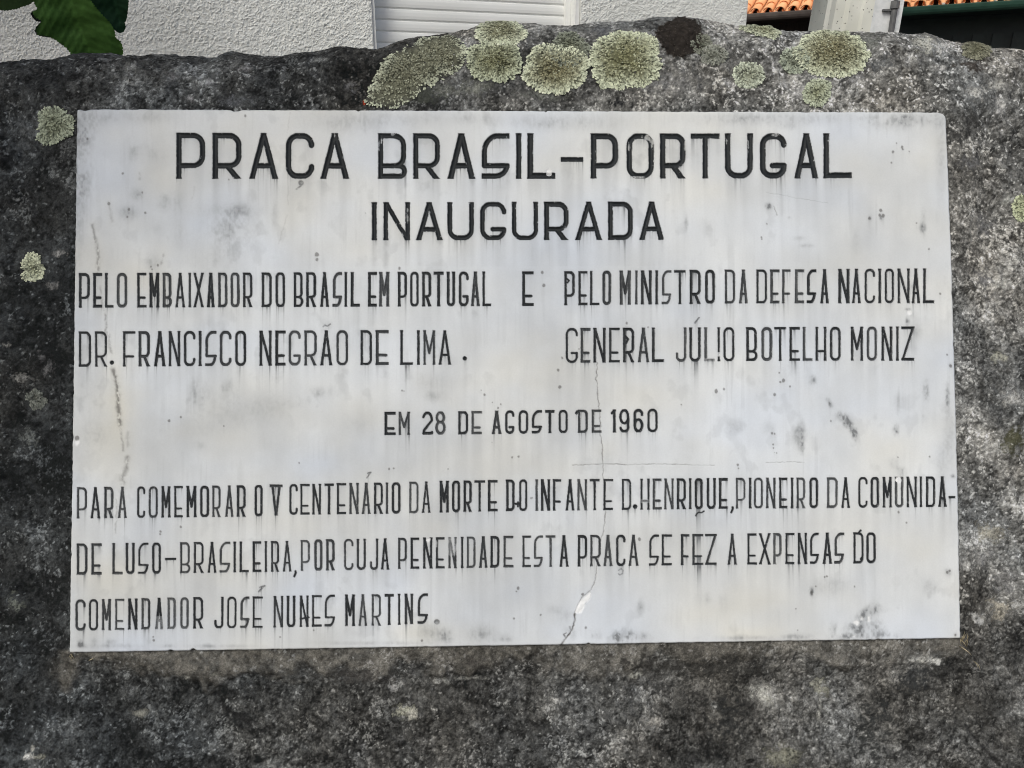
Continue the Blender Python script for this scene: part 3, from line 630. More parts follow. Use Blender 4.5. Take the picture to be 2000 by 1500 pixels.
# each word: letters with their left and right edges, measured on the photo
WORDS = [
 (1, "PRACA", "344.6 400.7 415 471.8 487 543 558 614 625.8 682"), (1, "BRASIL", "738.4 795 807 859.4 874 928 941 995 1007.4 1019 1030 1084"), (1, "-", "1096 1139"),
 (1, "PORTUGAL", "1153.8 1207.7 1224 1277.5 1289 1339.5 1350 1405 1416 1471 1484.5 1537 1552 1598.3 1608.5 1663.4"),
 (2, "INAUGURADA", "725.4 736.6 749 800.7 812.5 864.3 874 925.7 937.8 989 999.8 1051 1062.7 1110.7 1123.7 1175.8 1187.6 1236.3 1248.7 1297"),
 (3, "PELO", "154 175.5 181.8 199 205 221 228 248.8"), (3, "EMBAIXADOR", "268 285.5 291.8 311 317.5 336 342.5 361 368 373 378 397.5 403.8 418.8 425.8 444 450 468 474.5 493"),
 (3, "DO", "511 530.8 538 556.8"), (3, "BRASIL", "573.8 592.5 598 617.5 625.5 642.5 650 668 673 678 685 702.5"), (3, "EM", "718.8 735.5 740.5 760.5"),
 (3, "PORTUGAL", "777 795 801 818 824.5 842.5 847.5 866 872.5 889 896 915.5 920 936.8 942.5 959"), (3, "E", "1020 1042"), (3, "PELO", "1102.4 1123 1129.8 1147.4 1152.6 1170.3 1176.6 1194"),
 (3, "MINISTRO", "1210.4 1232.2 1240.8 1245.3 1252 1273 1280 1285.3 1293 1311 1317.3 1339 1347.2 1369 1377 1396.7"), (3, "DA", "1415.8 1436 1443.7 1460.5"),
 (3, "DEFESA", "1477.3 1498.4 1504.4 1522 1527.7 1544 1552.9 1570.9 1576.4 1594 1602.8 1619"), (3, "NACIONAL", "1637.6 1659.7 1664.7 1681.3 1689 1709.6 1715 1722 1728 1746.3 1753.3 1776.8 1781 1797 1803 1824.8"),
 (4, "DR.", "153.8 178 185.5 209 214 223"), (4, "FRANCISCO", "240 263.8 270.5 293 301 323 329.5 352 358.8 381.8 388 393.5 400.8 422.5 428.8 452 459 480.8"), (4, "NEGRAO", "506.8 530.5 537.5 557.5 563.5 587.5 594.5 618.8 625.8 648.8 657 680"),
 (4, "DE", "704.5 726.8 734 759"), (4, "LIMA", "781.8 806 814.5 820 827 850 857 880.8"), (4, ".", "903 913"), (4, "GENERAL", "1105 1129 1134 1153 1159 1183 1189.7 1210.4 1217 1239 1246 1267.8 1273.4 1296.6"),
 (4, "JULIO", "1320 1341 1346.5 1369 1375.8 1395.4 1401 1407 1413 1434.7"), (4, "BOTELHO", "1457.6 1480 1487 1508.7 1513 1535 1542 1562 1568 1587 1593 1614.3 1621 1642.4"), (4, "MONIZ", "1662 1685.6 1692.8 1713 1721.6 1743 1750 1755.7 1761 1785.7"),
 (5, "EM", "751 772.6 778.7 800.5"), (5, "28", "824 846 849.8 870.7"), (5, "DE", "895 914.7 921 941"), (5, "AGOSTO", "961 979.4 986.7 1005 1012.8 1032 1038.9 1058.3 1065 1083 1091 1109"), (5, "DE", "1129 1148.5 1155.8 1174"), (5, "1960", "1192.6 1204 1209.4 1229.7 1237 1257 1264.5 1284.8"),
 (6, "PARA", "150 170 177 196 203.8 221.8 230.6 247.7"), (6, "COMEMORAR", "267.7 283.7 290.4 308.4 315.6 333 340.4 356.6 364.5 383.6 390.6 408.6 414.6 431 440 456 462.6 480"), (6, "O", "497 513"), (6, "V", "526.7 551.5"),
 (6, "CENTENARIO", "565 581.8 586.5 604 610 627 633.8 651.8 658 676 682.6 700.6 707 723.6 730.6 748 753.5 758.5 765 782.8"), (6, "DA", "799.6 817.6 824.4 840.6"), (6, "MORTE", "859 876.8 883 899 905.4 921.8 927 947 953 971.8"),
 (6, "DO", "988.6 1005.5 1014 1030"), (6, "INFANTE", "1045.7 1051 1056.5 1074.5 1080 1096 1105 1121.8 1127.8 1146.5 1152 1171 1178.7 1197"), (6, "D.", "1214.7 1233 1236 1244.5"),
 (6, "HENRIQUE,", "1251 1269 1275 1292 1297.7 1315.7 1322 1340 1346 1350.5 1357 1373 1380.5 1398.5 1404.4 1421.5 1427 1433"), (6, "PIONEIRO", "1437.7 1456.4 1463 1467.9 1472.7 1490.5 1496.7 1515 1522 1538 1544.7 1550 1556 1573 1581 1598.5"),
 (6, "DA", "1615.5 1636.4 1643.6 1660"), (6, "COMUNIDA-", "1676.5 1695 1700.5 1717.5 1724.5 1742 1748 1764.8 1771 1791 1796 1802 1808.7 1827 1833 1849 1853 1866"),
 (7, "DE", "149.8 171 178.4 198"), (7, "LUSO-", "219.5 239 245.4 263 270 289.8 297 314.5 322.8 343.8"), (7, "BRASILEIRA,", "352 372 378.6 397.8 405.6 422.5 429 449.5 456 460.9 468 485.5 493.4 510 516.6 522 529.4 545 552.4 568.8 573 579"),
 (7, "POR", "587.5 605.5 613.6 630 637 653.8"), (7, "CUJA", "671.8 690.5 696.8 714.8 722.5 739 744.5 760"), (7, "PENENIDADE", "777.8 795 802 818.8 826.6 844.6 851.4 868 876 892 900.4 905.4 912 929 936 952 958 975.8 983.5 1002.5"),
 (7, "ESTA", "1020.5 1036.7 1043 1060 1066 1085 1093 1110.5"), (7, "PRACA", "1128.5 1147 1153 1173.5 1179 1196 1203.4 1222 1228 1247"), (7, "SE", "1268 1287 1292.5 1312"), (7, "FEZ", "1330 1346 1352.4 1373.3 1377.8 1399.7"), (7, "A", "1421.6 1439"),
 (7, "EXPENSAS", "1460 1478 1482.8 1505 1510.4 1527 1534.4 1551.7 1558.4 1576.4 1582.4 1599.7 1607.6 1625 1630 1648.4"), (7, "DO", "1667 1687 1692 1710.8"),
 (8, "COMENDADOR", "147 167.6 173.4 191.6 199 216.4 224.6 242 250 268.4 276 293.6 303 318.4 327 343.6 352 369 377.6 397"), (8, "JOSE", "418.4 436.6 443.4 462 469.4 486.6 493.4 512.6"),
 (8, "NUNES", "534.4 553 560 577 585.6 602.6 609.4 628 634.4 654"), (8, "MARTINS.", "674 693 700.6 717 726 744 751.6 768.4 777 782.4 790.4 807 816 835.6 848 859"),
]
LINES = {1: ([344, 700, 1660], [259.3, 260.5, 260.5], [349, 349.3, 347.8], 10.6, 1.9), 2: ([725, 1297], [395.2, 393.6], [469.2, 468.4], 9.2, 1.6),
         3: ([154, 600, 1030, 1400, 1820], [533.6, 531.8, 530.4, 527, 524.5], [601, 599.6, 597.4, 593, 591.8], 5.2, 1.3), 4: ([160, 600, 880, 1110, 1430, 1780], [647.5, 645.5, 645, 641, 639.3, 638], [716.2, 714, 712.3, 709, 705.5, 704], 5.2, 1.3),
         5: ([751, 1284], [805, 798.6], [850, 844], 5.1, 1.2), 6: ([150, 480, 565, 780, 870, 1000, 1260, 1420, 1850], [952, 948.3, 946, 942, 939.4, 937, 935, 934, 930.7], [1012.6, 1009.5, 1005.5, 1003, 1000.8, 998, 995.6, 993.8, 990.2], 4.6, 1.2),
         7: ([150, 550, 620, 990, 1380, 1700], [1062, 1057, 1054, 1047, 1043, 1040], [1122.8, 1117, 1114.7, 1108, 1103.7, 1100], 4.6, 1.2), 8: ([150, 390, 500, 650, 740, 830], [1171.5, 1166.5, 1165.5, 1162, 1161, 1159.5], [1232, 1228, 1226.5, 1223.2, 1222, 1218], 4.6, 1.2)}
inset = np.full((RS, CS), -99.0, np.float32)   # stroke half-width minus distance to the stroke's centre, in px
owner = np.full((RS, CS), -1, np.int32); paintv = np.ones((RS, CS), np.float32)
wob = (fbm(PX/3.6, PY/3.6, 61, 2)-.5)*2.0; wob2 = (fbm(PX/11, PY/11, 62, 2)-.5)*1.4
wx = (fbm(PX/30, PY/30, 63, 2)-.5)*2.0
def window(x0, x1, y0, y1):
    yc = (y0+y1)/2; b = np.clip((yc-216)/1045, 0, 1); xl = c0[0]*(1-b)+c3[0]*b; xr = c1[0]*(1-b)+c2[0]*b
    j0 = int((x0-xl-10)/(xr-xl)*CS); j1 = int((x1-xl+10)/(xr-xl)*CS)
    tl = lambda x: c0[1]+(c1[1]-c0[1])*(x-150)/1700; bl = lambda x: c3[1]+(c2[1]-c3[1])*(x-140)/1737
    i0 = int((y0-10-tl(x0))/(bl(x0)-tl(x0))*RS)-3; i1 = int((y1+10-tl(x1))/(bl(x1)-tl(x1))*RS)+3
    i0b = int((y0-10-tl(x1))/(bl(x1)-tl(x1))*RS)-3
    return slice(max(0, min(i0, i0b)), min(RS, max(i1, i0b)+12)), slice(max(0, j0), min(CS, j1))
def stamp(strokes, x0, y0, box, hw, wid, square=True):
    sl = window(x0+box[0]-2, x0+box[2]+2, y0+box[1]-2, y0+box[3]+2)
    X = PX[sl]-x0+wx[sl]*.25; Y = PY[sl]-y0
    d = np.full(X.shape, 1e9)
    for s in strokes: d = np.minimum(d, seg_dist(X, Y, s))
    v = hw - d
    if square:
        flare = np.maximum(0, 1-np.minimum(np.abs(Y-box[1]), np.abs(Y-box[3]))/5)*.7      # chisel strokes widen at their ends
        v = v + flare
        v = np.minimum(v, np.minimum(np.minimum(X-box[0]+.5, box[2]-X+.5), np.minimum(Y-box[1]+.3, box[3]-Y+.3))*2.5)
    rough = .45 if hw > 4 else .30
    v = v + wob[sl]*rough + wob2[sl]*rough
    m = v > inset[sl]
    inset[sl] = np.where(m, v, inset[sl]); owner[sl] = np.where(m & (v > -0.6), wid, owner[sl])
lr = random.Random(3)
letter_boxes = []
for wid, (ln, text, edges) in enumerate(WORDS):
    ed = [float(x) for x in edges.split()]; xs, tops, bots, t0, dpth = LINES[ln]
    for k, ch in enumerate(text):
        x0, x1 = ed[2*k], ed[2*k+1]; xm = (x0+x1)/2
        y0, y1 = float(np.interp(xm, xs, tops)), float(np.interp(xm, xs, bots))
        t = t0*lr.uniform(.95, 1.10) if ln < 3 else t0*lr.uniform(.88, 1.14)
        if ch == '.':
            yy = {4: 708.0 if ln == 4 and xm < 300 else 700.0, 6: 989.5, 8: 1214.5}[ln]; rr = {4: 4.3, 6: 4.6, 8: 5.2}[ln]
            stamp([[(0, 0), (.1, .1)]], xm, yy, (-6, -6, 6, 6), rr, wid, False); continue
        if ch == ',':
            yy = {6: 991, 7: 1116}[ln]; stamp([[(1, 0), (1.2, 3)], [(1.4, 3), (-1.5, 10)]], xm, yy, (-6, -4, 6, 14), 2.3, wid, False); continue
        if ch == '-':
            yc, hh = {1: (311.3, 8.2), 6: (971, 4.2), 7: (1092, 4.6)}[ln]; y0, y1 = yc-hh/2, yc+hh/2; t = hh
        w_, h_ = x1-x0, y1-y0
        if ch == 'I': t = min(t, w_)
        letter_boxes.append((x0, x1, y0, y1, ln))
        stamp(glyph(ch, w_, h_, t), x0, y0, (0, 0, w_, h_), t/2, wid)
# accents, cedillas and the tail of the Q: shallow, mostly worn to grey
worn = np.zeros((RS, CS), np.float32)
def wear(x0, x1, y0, y1, amt):
    sl = window(x0, x1, y0, y1); m = (PX[sl] > x0) & (PX[sl] < x1) & (PY[sl] > y0) & (PY[sl] < y1); worn[sl] = np.maximum(worn[sl], m*amt)
def word_id(ln, txt, near):
    c = [(abs(float(e.split()[0])-near), i) for i, (l, t, e) in enumerate(WORDS) if l == ln and t == txt]; return min(c)[1]
stamp([[(0, 0), (1, .5)], [(2, 1), (1, 7), (-8, 13)]], 587, 356.5, (-14, -8, 10, 18), 1.6, word_id(1, "PRACA", 344), False); stamp([[(0, 0), (1, 1)]], 587.5, 357, (-8, -8, 8, 8), 5.0, word_id(1, "PRACA", 344), False); wear(572, 600, 351.5, 374, .62)
stamp([[(-7, 2), (-4, -1), (1, 1), (7, -3)]], 638.5, 636, (-9, -6, 9, 6), 1.3, word_id(4, "NEGRAO", 506), False); wear(626, 652, 628, 643, .55)
stamp([[(-4, 6), (4, -4)]], 1361.5, 624.5, (-8, -8, 8, 8), 1.7, word_id(4, "JULIO", 1320), False); wear(1350, 1372, 616, 634, .5)
stamp([[(-4, 5), (4, -6)], [(-2, -4), (4, -6)]], 720.5, 928.5, (-8, -10, 8, 10), 1.3, word_id(6, "CENTENARIO", 565), False); wear(710, 732, 918, 938, .45)
stamp([[(-5, 5), (4, -5)], [(-3, -3), (6, -6)]], 511, 1150.5, (-8, -10, 9, 10), 1.9, word_id(8, "JOSE", 418), False); wear(500, 522, 1141, 1160, .5)
stamp([[(-6, 3), (-2, 0), (3, 1), (8, -2)], [(-6, 3), (-8, 7)]], 1367, 1000.5, (-11, -6, 12, 10), 1.5, word_id(6, "HENRIQUE,", 1251), False)
stamp([[(-5, -3), (0, -6), (4, -3), (3, 3), (-2, 6), (-5, 4)]], 1213, 1117, (-9, -10, 9, 12), 1.2, word_id(7, "PRACA", 1128), False); wear(1203, 1224, 1107, 1127, .62)
stamp([[(-5, 0), (4, 1)], [(1, -3), (1, 5)]], 1011, 984, (-8, -6, 8, 7), 2.2, word_id(6, "DO", 988), False)
stamp([[(0, 0), (6, 5), (3, 9)]], 1105.5, 543, (-3, -4, 9, 12), 2.0, word_id(3, "PELO", 1102), False); stamp([[(0, 0), (6, 7), (2, 14)]], 1221, 656, (-3, -4, 9, 16), 2.4, word_id(4, "GENERAL", 1105), False)
stamp([[(0, 0), (-2, 3)]], 1128, 804, (-5, -5, 5, 8), 3.0, word_id(5, "DE", 1129), False)
stamp([[(0, 0), (3, -4)]], 1678, 1040, (-5, -8, 5, 8), 2.0, word_id(7, "DO", 1667), False); stamp([[(0, 0), (-1, 8), (-4, 12)]], 1685, 1080, (-7, -5, 5, 14), 1.8, word_id(7, "DO", 1667), False)
stamp([[(-4, 2), (12, -1)]], 591, 1207, (-8, -6, 16, 8), 1.8, word_id(8, "NUNES", 534), False)
# worn letters
for (x0_, x1_, y0_, y1_, ln_) in letter_boxes:
    if ln_ > 2 and lr.random() < .35: wear(x0_-1, x1_+1, y0_-1, y1_+1, lr.uniform(.03, .11))
wear(848, 860, 1207, 1222, .6); wear(1269, 1276, 700, 712, .1); wear(1376, 1396, 700, 708, .45); wear(300, 322, 1204, 1232, .30); wear(326, 345, 1165, 1232, .18); wear(346, 372, 1160, 1230, .12); wear(1253, 1275, 975, 983, .35); wear(874, 893, 1046, 1085, .35)
wear(1398, 1410, 688, 696, .8)
L = inset > 0
soft = np.clip(inset/0.9+.5, 0, 1)            # antialiased letter coverage
print("letters stamped", L.mean())

# --- relief: V-cut grooves, spalls, cracks, gentle waviness
hmm = np.zeros((RS, CS), np.float32)
gro = np.clip(inset, 0, 6)
hmm -= np.minimum(gro*0.48, 2.0)*(1-.55*worn)
CRACKS = [([(1166, 708), (1165, 740), (1168, 770), (1170, 800), (1173, 830), (1173, 850), (1177, 880), (1178, 905), (1178, 930), (1182, 950), (1180, 985), (1183, 1005), (1181, 1022), (1176, 1045), (1172, 1060), (1170, 1085), (1166, 1106), (1164, 1125), (1161, 1140), (1155, 1152)], 1.0, .62),
          ([(1123, 1198), (1122, 1215), (1120, 1226), (1114, 1237), (1105, 1247), (1099, 1256), (1096, 1263)], 1.6, .8), ([(1104, 1247), (1101, 1240), (1106, 1236)], 1.3, .6), ([(1113, 1224), (1117, 1232)], 1.6, .5), ([(1123, 1196), (1134, 1170), (1145, 1160), (1155, 1152)], .9, .6), ([(1131, 1197), (1143, 1180), (1152, 1168), (1153, 1156)], .7, .4),
          ([(1118, 908.5), (1180, 906), (1230, 907.3), (1300, 906.6), (1350, 908)], .8, .5), ([(1350, 908), (1395, 909)], .7, .3), ([(1496, 903), (1540, 902.5), (1571, 903.5)], .7, .42), ([(1495, 375), (1560, 387), (1617, 397)], .6, .22), ([(1511, 402), (1516, 414), (1518, 420)], .8, .4)]
crk = np.zeros((RS, CS), np.float32)
cwx = PX+(fbm(PX/7, PY/7, 71, 3)-.5)*5; cwy = PY+(fbm(PX/7, PY/7, 72, 3)-.5)*3
for pts, wd_, am in CRACKS:
    xs_ = [p[0] for p in pts]; ys_ = [p[1] for p in pts]; sl = window(min(xs_)-8, max(xs_)+8, min(ys_)-8, max(ys_)+8)
    crk[sl] = np.maximum(crk[sl], am*np.exp(-(seg_dist(cwx[sl], cwy[sl], pts)/wd_)**2)*(.6+.8*vn(PX[sl]/9, PY[sl]/9, 73)))
hmm -= crk*.7
def poly_mask(X, Y, poly):
    ins_ = np.zeros(X.shape, bool); n = len(poly)
    for i in range(n):
        (xa, ya), (xb, yb) = poly[i], poly[(i+1) % n]
        ins_ ^= ((ya > Y) != (yb > Y)) & (X < (xb-xa)*(Y-ya)/(yb-ya+1e-9)+xa)
    return ins_
spall = np.zeros((RS, CS), np.float32)
for poly in [[(1123, 1196), (1126, 1185), (1132, 1174), (1140, 1167), (1152, 1156), (1153, 1167), (1147, 1174), (1141, 1179), (1141, 1186), (1135, 1197), (1126, 1198)], [(1067, 332), (1072, 329), (1077, 334), (1078, 341), (1073, 343), (1067, 341)], [(1749, 938), (1752, 932), (1758, 931), (1762, 937), (1760, 942), (1753, 943)],
             [(832, 1053), (841, 1051), (840, 1056), (836, 1058), (832, 1056)], [(144, 861), (155, 860), (154, 866), (149, 871), (145, 866)], [(1772, 607), (1778, 606), (1780, 612), (1775, 616), (1771, 612)],
             [(1665, 1214), (1672, 1211), (1678, 1214), (1675, 1222), (1669, 1219)], [(1680, 1208), (1684, 1204), (1685, 1211), (1681, 1211)], [(1695, 1204), (1698, 1203), (1699, 1214), (1694, 1214)], [(1665, 1242), (1670, 1240), (1669, 1244)]]:
    xs_ = [p[0] for p in poly]; ys_ = [p[1] for p in poly]; sl = window(min(xs_)-4, max(xs_)+4, min(ys_)-4, max(ys_)+4)
    spall[sl] = np.maximum(spall[sl], poly_mask(PX[sl]+wob[sl]*.5, PY[sl]+wob2[sl]*.7, poly))
spall_s = blur2(spall, 1)
hmm = hmm - spall*(.25+.5*vn(PX/6, PY/6, 74))
inset = np.where(spall > .5, np.minimum(inset, -.7), inset); owner = np.where(inset < -.6, -1, owner); soft = np.clip(inset/0.9+.5, 0, 1)
bv = np.minimum(np.minimum(A_*1720, (1-A_)*1720), np.minimum(B_*1050, (1-B_)*1050)); hmm -= np.clip(2.4-bv, 0, 3)**1.4*.35
hmm += (fbm(PX/160, PY/160, 75, 2)-.5)*1.2 + (fbm(PX/22, PY/22, 76, 3)-.5)*.16

# --- colour of the marble: clouded white with cool and cream areas, vertical wash marks, soot, drips below the letters
cl = fbm(PX/190, PY/150, 81, 4); st = fbm(PX/9, PY/160, 82, 3); st2 = fbm(PX/26, PY/240, 83, 3); mot = fbm(PX/28, PY/34, 84, 4)
blk = fbm(PX/60, PY/90, 85, 3)
val = .604 + .035*sstep(900, 1500, PX) + (cl-.5)*.20 + (st-.5)*.05*sstep(.45, .62, blk) + (st2-.5)*.045 + (mot-.5)*.05 + (blk-.5)*.10  # the lift towards the right paints the uneven light into the colour
val = val - .05*sstep(750, 130, PX)                 # left darkened: part grime, part tree shade put into the colour
grey = np.zeros((RS, CS)); fn = fbm(PX/4.5, PY/7, 88, 3)
def patch_(x, y, rx, ry, a, rot=0, nz=None):
    nz = (.45 if a < .16 and rx*ry > 600 else 1.0) if nz is None else nz
    sl = window(max(140, x-2.2*rx), min(1870, x+2.2*rx), max(216, y-2.2*ry), min(1258, y+2.2*ry)); c, s = math.cos(rot), math.sin(rot)
    dx, dy = PX[sl]-x, PY[sl]-y; q = ((dx*c+dy*s)/rx)**2+((-dx*s+dy*c)/ry)**2
    a = (a + .02*(a > .03))*(1 if a < .2 else .85)
    grey[sl] += a*np.exp(-q*1.3)*(1+nz*((st[sl]-.5)*1.6+(mot[sl]-.5)*3.0)).clip(0, 2.4)*((1-min(1, a*4))+min(1, a*4)*(.6+.95*sstep(.36, .70, fn[sl])))
for a in [(160, 300, 26, 110, .15), (152, 430, 16, 90, .12), (170, 235, 40, 30, .10), (250, 228, 90, 16, .09), (700, 236, 120, 22, .11), (900, 232, 140, 14, .07), (1110, 240, 120, 16, .12), (1500, 232, 150, 13, .14), (1755, 235, 90, 17, .20), (1541, 245, 20, 9, .12), (1838, 300, 10, 90, .12),
          (262, 300, 26, 14, .14, -.5), (300, 305, 26, 16, .08), (270, 380, 14, 12, .13), (323, 395, 16, 18, .12), (347, 400, 12, 26, .09), (250, 415, 22, 14, .12), (450, 445, 62, 44, .11), (455, 412, 60, 14, .10), (430, 500, 60, 40, .06), (535, 420, 9, 20, .09), (352, 450, 18, 42, .08), (300, 512, 13, 20, .10), (305, 450, 20, 20, .05),
          (390, 768, 22, 22, .13), (445, 760, 14, 22, .11), (575, 785, 18, 12, .15), (628, 764, 22, 12, .10), (490, 790, 70, 26, .07), (370, 830, 110, 40, .05), (180, 850, 38, 36, .09), (170, 760, 30, 60, .06), (700, 830, 36, 30, .06), (850, 772, 18, 12, .11), (848, 745, 40, 22, .06), (390, 870, 12, 7, .08), (500, 815, 90, 30, .04),
          (870, 1244, 13, 14, .22), (845, 1236, 30, 18, .10), (940, 1238, 28, 18, .12), (985, 1247, 16, 9, .16), (1055, 1240, 16, 10, .22), (1115, 1230, 14, 12, .13), (1082, 1190, 18, 10, .10), (1100, 1205, 22, 14, .09), (1160, 1240, 14, 12, .17), (1222, 1243, 24, 12, .42), (1262, 1246, 14, 9, .2), (1250, 1185, 7, 14, .12), (1375, 1170, 14, 12, .10),
          (1412, 1180, 8, 22, .12), (1632, 1228, 10, 12, .30), (1692, 1200, 24, 12, .34, -.5), (1690, 1225, 40, 16, .24), (1725, 1240, 40, 8, .26), (1665, 1243, 46, 7, .30), (1560, 1244, 24, 6, .22), (1450, 1246, 80, 5, .10), (1620, 1144, 40, 20, .09), (1585, 1155, 4, 8, .4), (1852, 1118, 10, 8, .22, .7), (1812, 1145, 22, 20, .08), (1865, 1240, 5, 5, .3),
          (1808, 762, 7, 22, .26), (1806, 810, 6, 24, .13), (1851, 775, 5, 22, .18), (1855, 850, 16, 70, .10), (1620, 786, 5, 11, .28, -.5), (1652, 822, 8, 15, .36, -.45), (1668, 845, 6, 16, .5, -.35), (1640, 812, 7, 9, .2), (1750, 840, 6, 10, .34), (1562, 850, 12, 26, .14), (1567, 872, 5, 14, .2), (1588, 742, 7, 9, .18), (1752, 780, 12, 20, .08), (1745, 905, 7, 10, .24, -.5), (1760, 922, 10, 12, .2, -.6), (1500, 835, 14, 14, .07), (1435, 835, 18, 16, .06),
          (1804, 436, 5, 24, .17), (1802, 445, 6, 9, .25), (1700, 445, 10, 40, .05), (1722, 425, 4, 6, .4), (1699, 427, 3, 4, .35), (1502, 402, 7, 6, .34), (1575, 480, 12, 4, .13), (1340, 435, 4, 22, .14), (1560, 465, 12, 5, .07), (1541, 425, 3, 3, .15), (1675, 470, 12, 40, .05), (1380, 440, 20, 16, .04),
          (218, 1254, 10, 6, .16), (185, 1252, 6, 7, .14), (157, 1258, 6, 7, .24), (205, 1262, 60, 5, .12), (330, 1262, 10, 4, .2), (420, 1262, 100, 4, .08), (720, 1256, 120, 4, .08), (293, 1252, 7, 7, .12), (1790, 650, 12, 20, .07), (1780, 680, 14, 16, .05), (1838, 900, 12, 60, .08), (1857, 714, 3, 5, .4), (1862, 930, 5, 4, .3), (1786, 560, 7, 5, .10), (1772, 628, 4, 8, .3), (1773, 604, 5, 3, .3)]:
    patch_(*a)
# dark-flecked veins down the left third
VEINS = [([(181, 440), (187, 470), (191, 490), (192, 515), (190, 533)], 3.2, .55), ([(196, 560), (199, 590), (203, 605)], 2.6, .38), ([(205, 612), (207, 628), (206, 650)], 2.2, .5), ([(211, 650), (215, 680), (216, 690)], 3.0, .42), ([(221, 722), (226, 740), (229, 765), (231, 800), (234, 830)], 4.2, .78), ([(234, 830), (238, 860), (240, 880)], 2.2, .4),
         ([(250, 845), (249, 870)], 4, .26), ([(249, 893), (247, 915)], 4.0, .6), ([(246, 915), (238, 935), (240, 942)], 5, .5), ([(227, 975), (228, 1005), (226, 1040)], 2.0, .35), ([(566, 220), (562, 250), (560, 265)], 1.0, .18), ([(563, 360), (563, 400)], 1.0, .15), ([(561, 420), (552, 450), (545, 475)], 1.5, .18), ([(320, 498), (315, 515)], 2.6, .4), ([(380, 365), (376, 388)], 2, .14), ([(273, 338), (274, 350)], 2.2, .3), ([(213, 395), (217, 425), (219, 432)], 3, .25)]
vein = np.zeros((RS, CS)); vwarm = np.zeros((RS, CS))
for pts, wd_, am in VEINS:
    xs_ = [p[0] for p in pts]; ys_ = [p[1] for p in pts]; sl = window(min(xs_)-26, max(xs_)+26, min(ys_)-10, max(ys_)+10)
    q = seg_dist(cwx[sl], cwy[sl], pts); n_ = fbm(PX[sl]/4, PY[sl]/6, 91, 3)
    vein[sl] = np.maximum(vein[sl], am*np.exp(-(q/wd_)**2)*sstep(.16, .60, n_)*.98); vwarm[sl] = np.maximum(vwarm[sl], am*np.exp(-(q/14)**2))
SPOTS = [(308, 518, 2.2), (213, 398, 2.8), (252, 409, 2.4), (284, 416, 2.2), (249, 424, 2), (295, 521, 2), (619, 497, 4), (619, 507, 3), (447, 351, 1.2), (240, 339, 2), (278, 376, 2), (171, 271, 2), (479, 226, 2.2), (150, 856, 4.6), (330, 822, 2.4), (353, 815, 1.8), (437, 832, 1.5), (785, 763, 1.6), (789, 764, 1.2), (946, 771, 2), (1090, 723, 2.6), (1093, 756, 3.2), (978, 790, 1.6), (973, 797, 1.8), (962, 786, 1),
         (1000, 893, 2.2), (1013, 892, 2), (1399, 764, 3.6), (1414, 760, 2.0), (1513, 771, 3.2), (1530, 743, 3.2), (1524, 746, 2), (1331, 790, 1.2), (1508, 846, 2.2), (1513, 847, 1.6), (1510, 868, 1.4), (1511, 875, 1.3), (1517, 885, 1.6), (1513, 884, 1.2), (1441, 908, 2), (1442, 915, 1.4), (1543, 755, 1.8), (1522, 728, 1.5), (1754, 893, 1.3), (1816, 892, 1.6), (1623, 822, 1.4), (1762, 288, 2.6), (1763, 291, 2), (1744, 297, 2.4), (1741, 318, 1.8), (1776, 296, 1.6), (1751, 280, 1.4),
         (1487, 463, 1.6), (1488, 467, 1.3), (1498, 437, 1.2), (1814, 486, 2), (1720, 411, 3), (1725, 421, 3.2), (1718, 420, 2.4), (1698, 426, 2.6), (1790, 436, 1.6), (1836, 574, 2.2), (1850, 693, 2), (1857, 715, 3), (1062, 557, 3), (1059, 532, 2.6), (1266, 639, 1.8), (1224, 631, 2), (1131, 681, 1.2), (1098, 699, 2.2), (780, 524, 2.4), (297, 526, 1.8), (353, 1029, 2.2), (314, 1038, 2.0), (313, 1043, 1.6), (300, 1251, 2.4), (299, 1244, 1.4),
         (547, 1244, 2), (613, 1231, 1.6), (824, 1251, 2), (1012, 1149, 3), (1008, 1155, 1.6), (1004, 1208, 1.8), (1056, 1201, 2), (1138, 1161, 2.6), (1144, 1226, 2.4), (1249, 1053, 3), (1555, 1189, 1.5), (1585, 1156, 2.6), (1586, 1161, 1.8), (1593, 1145, 1.6), (1611, 1127, 1.6), (1615, 1126, 1.6), (1669, 1146, 1.6), (1755, 1000, 2.4), (1770, 1021, 1.8), (1850, 1118, 2.4), (1855, 1115, 2), (1558, 1231, 1.4), (1037, 973, 1.6), (1040, 972, 1.4), (875, 916, 1.4), (769, 915, 1.8), (760, 916, 1.8), (1247, 800, 1), (940, 762, 1.2), (1866, 1240, 2.2), (584, 904, 1.4), (961, 864, 1), (714, 416, 1.2)]
spot = np.zeros((RS, CS))
for (x, y, r) in SPOTS:
    sl = window(x-3*r, x+3*r, y-3*r, y+3*r); q = np.sqrt((PX[sl]-x)**2+((PY[sl]-y)*.85)**2)+wob[sl]*.9
    spot[sl] = np.maximum(spot[sl], .68*sstep(r+.8, r-.9, q)); 
    sl2 = window(x-6*r, x+6*r, y-2*r, min(1258, y+16*r)); dy = (PY[sl2]-y)
    spot[sl2] = np.maximum(spot[sl2], .10*np.exp(-((PX[sl2]-x)/(r*1.1))**2)*np.exp(-np.maximum(dy, 0)/(7*r))*(dy > 0))
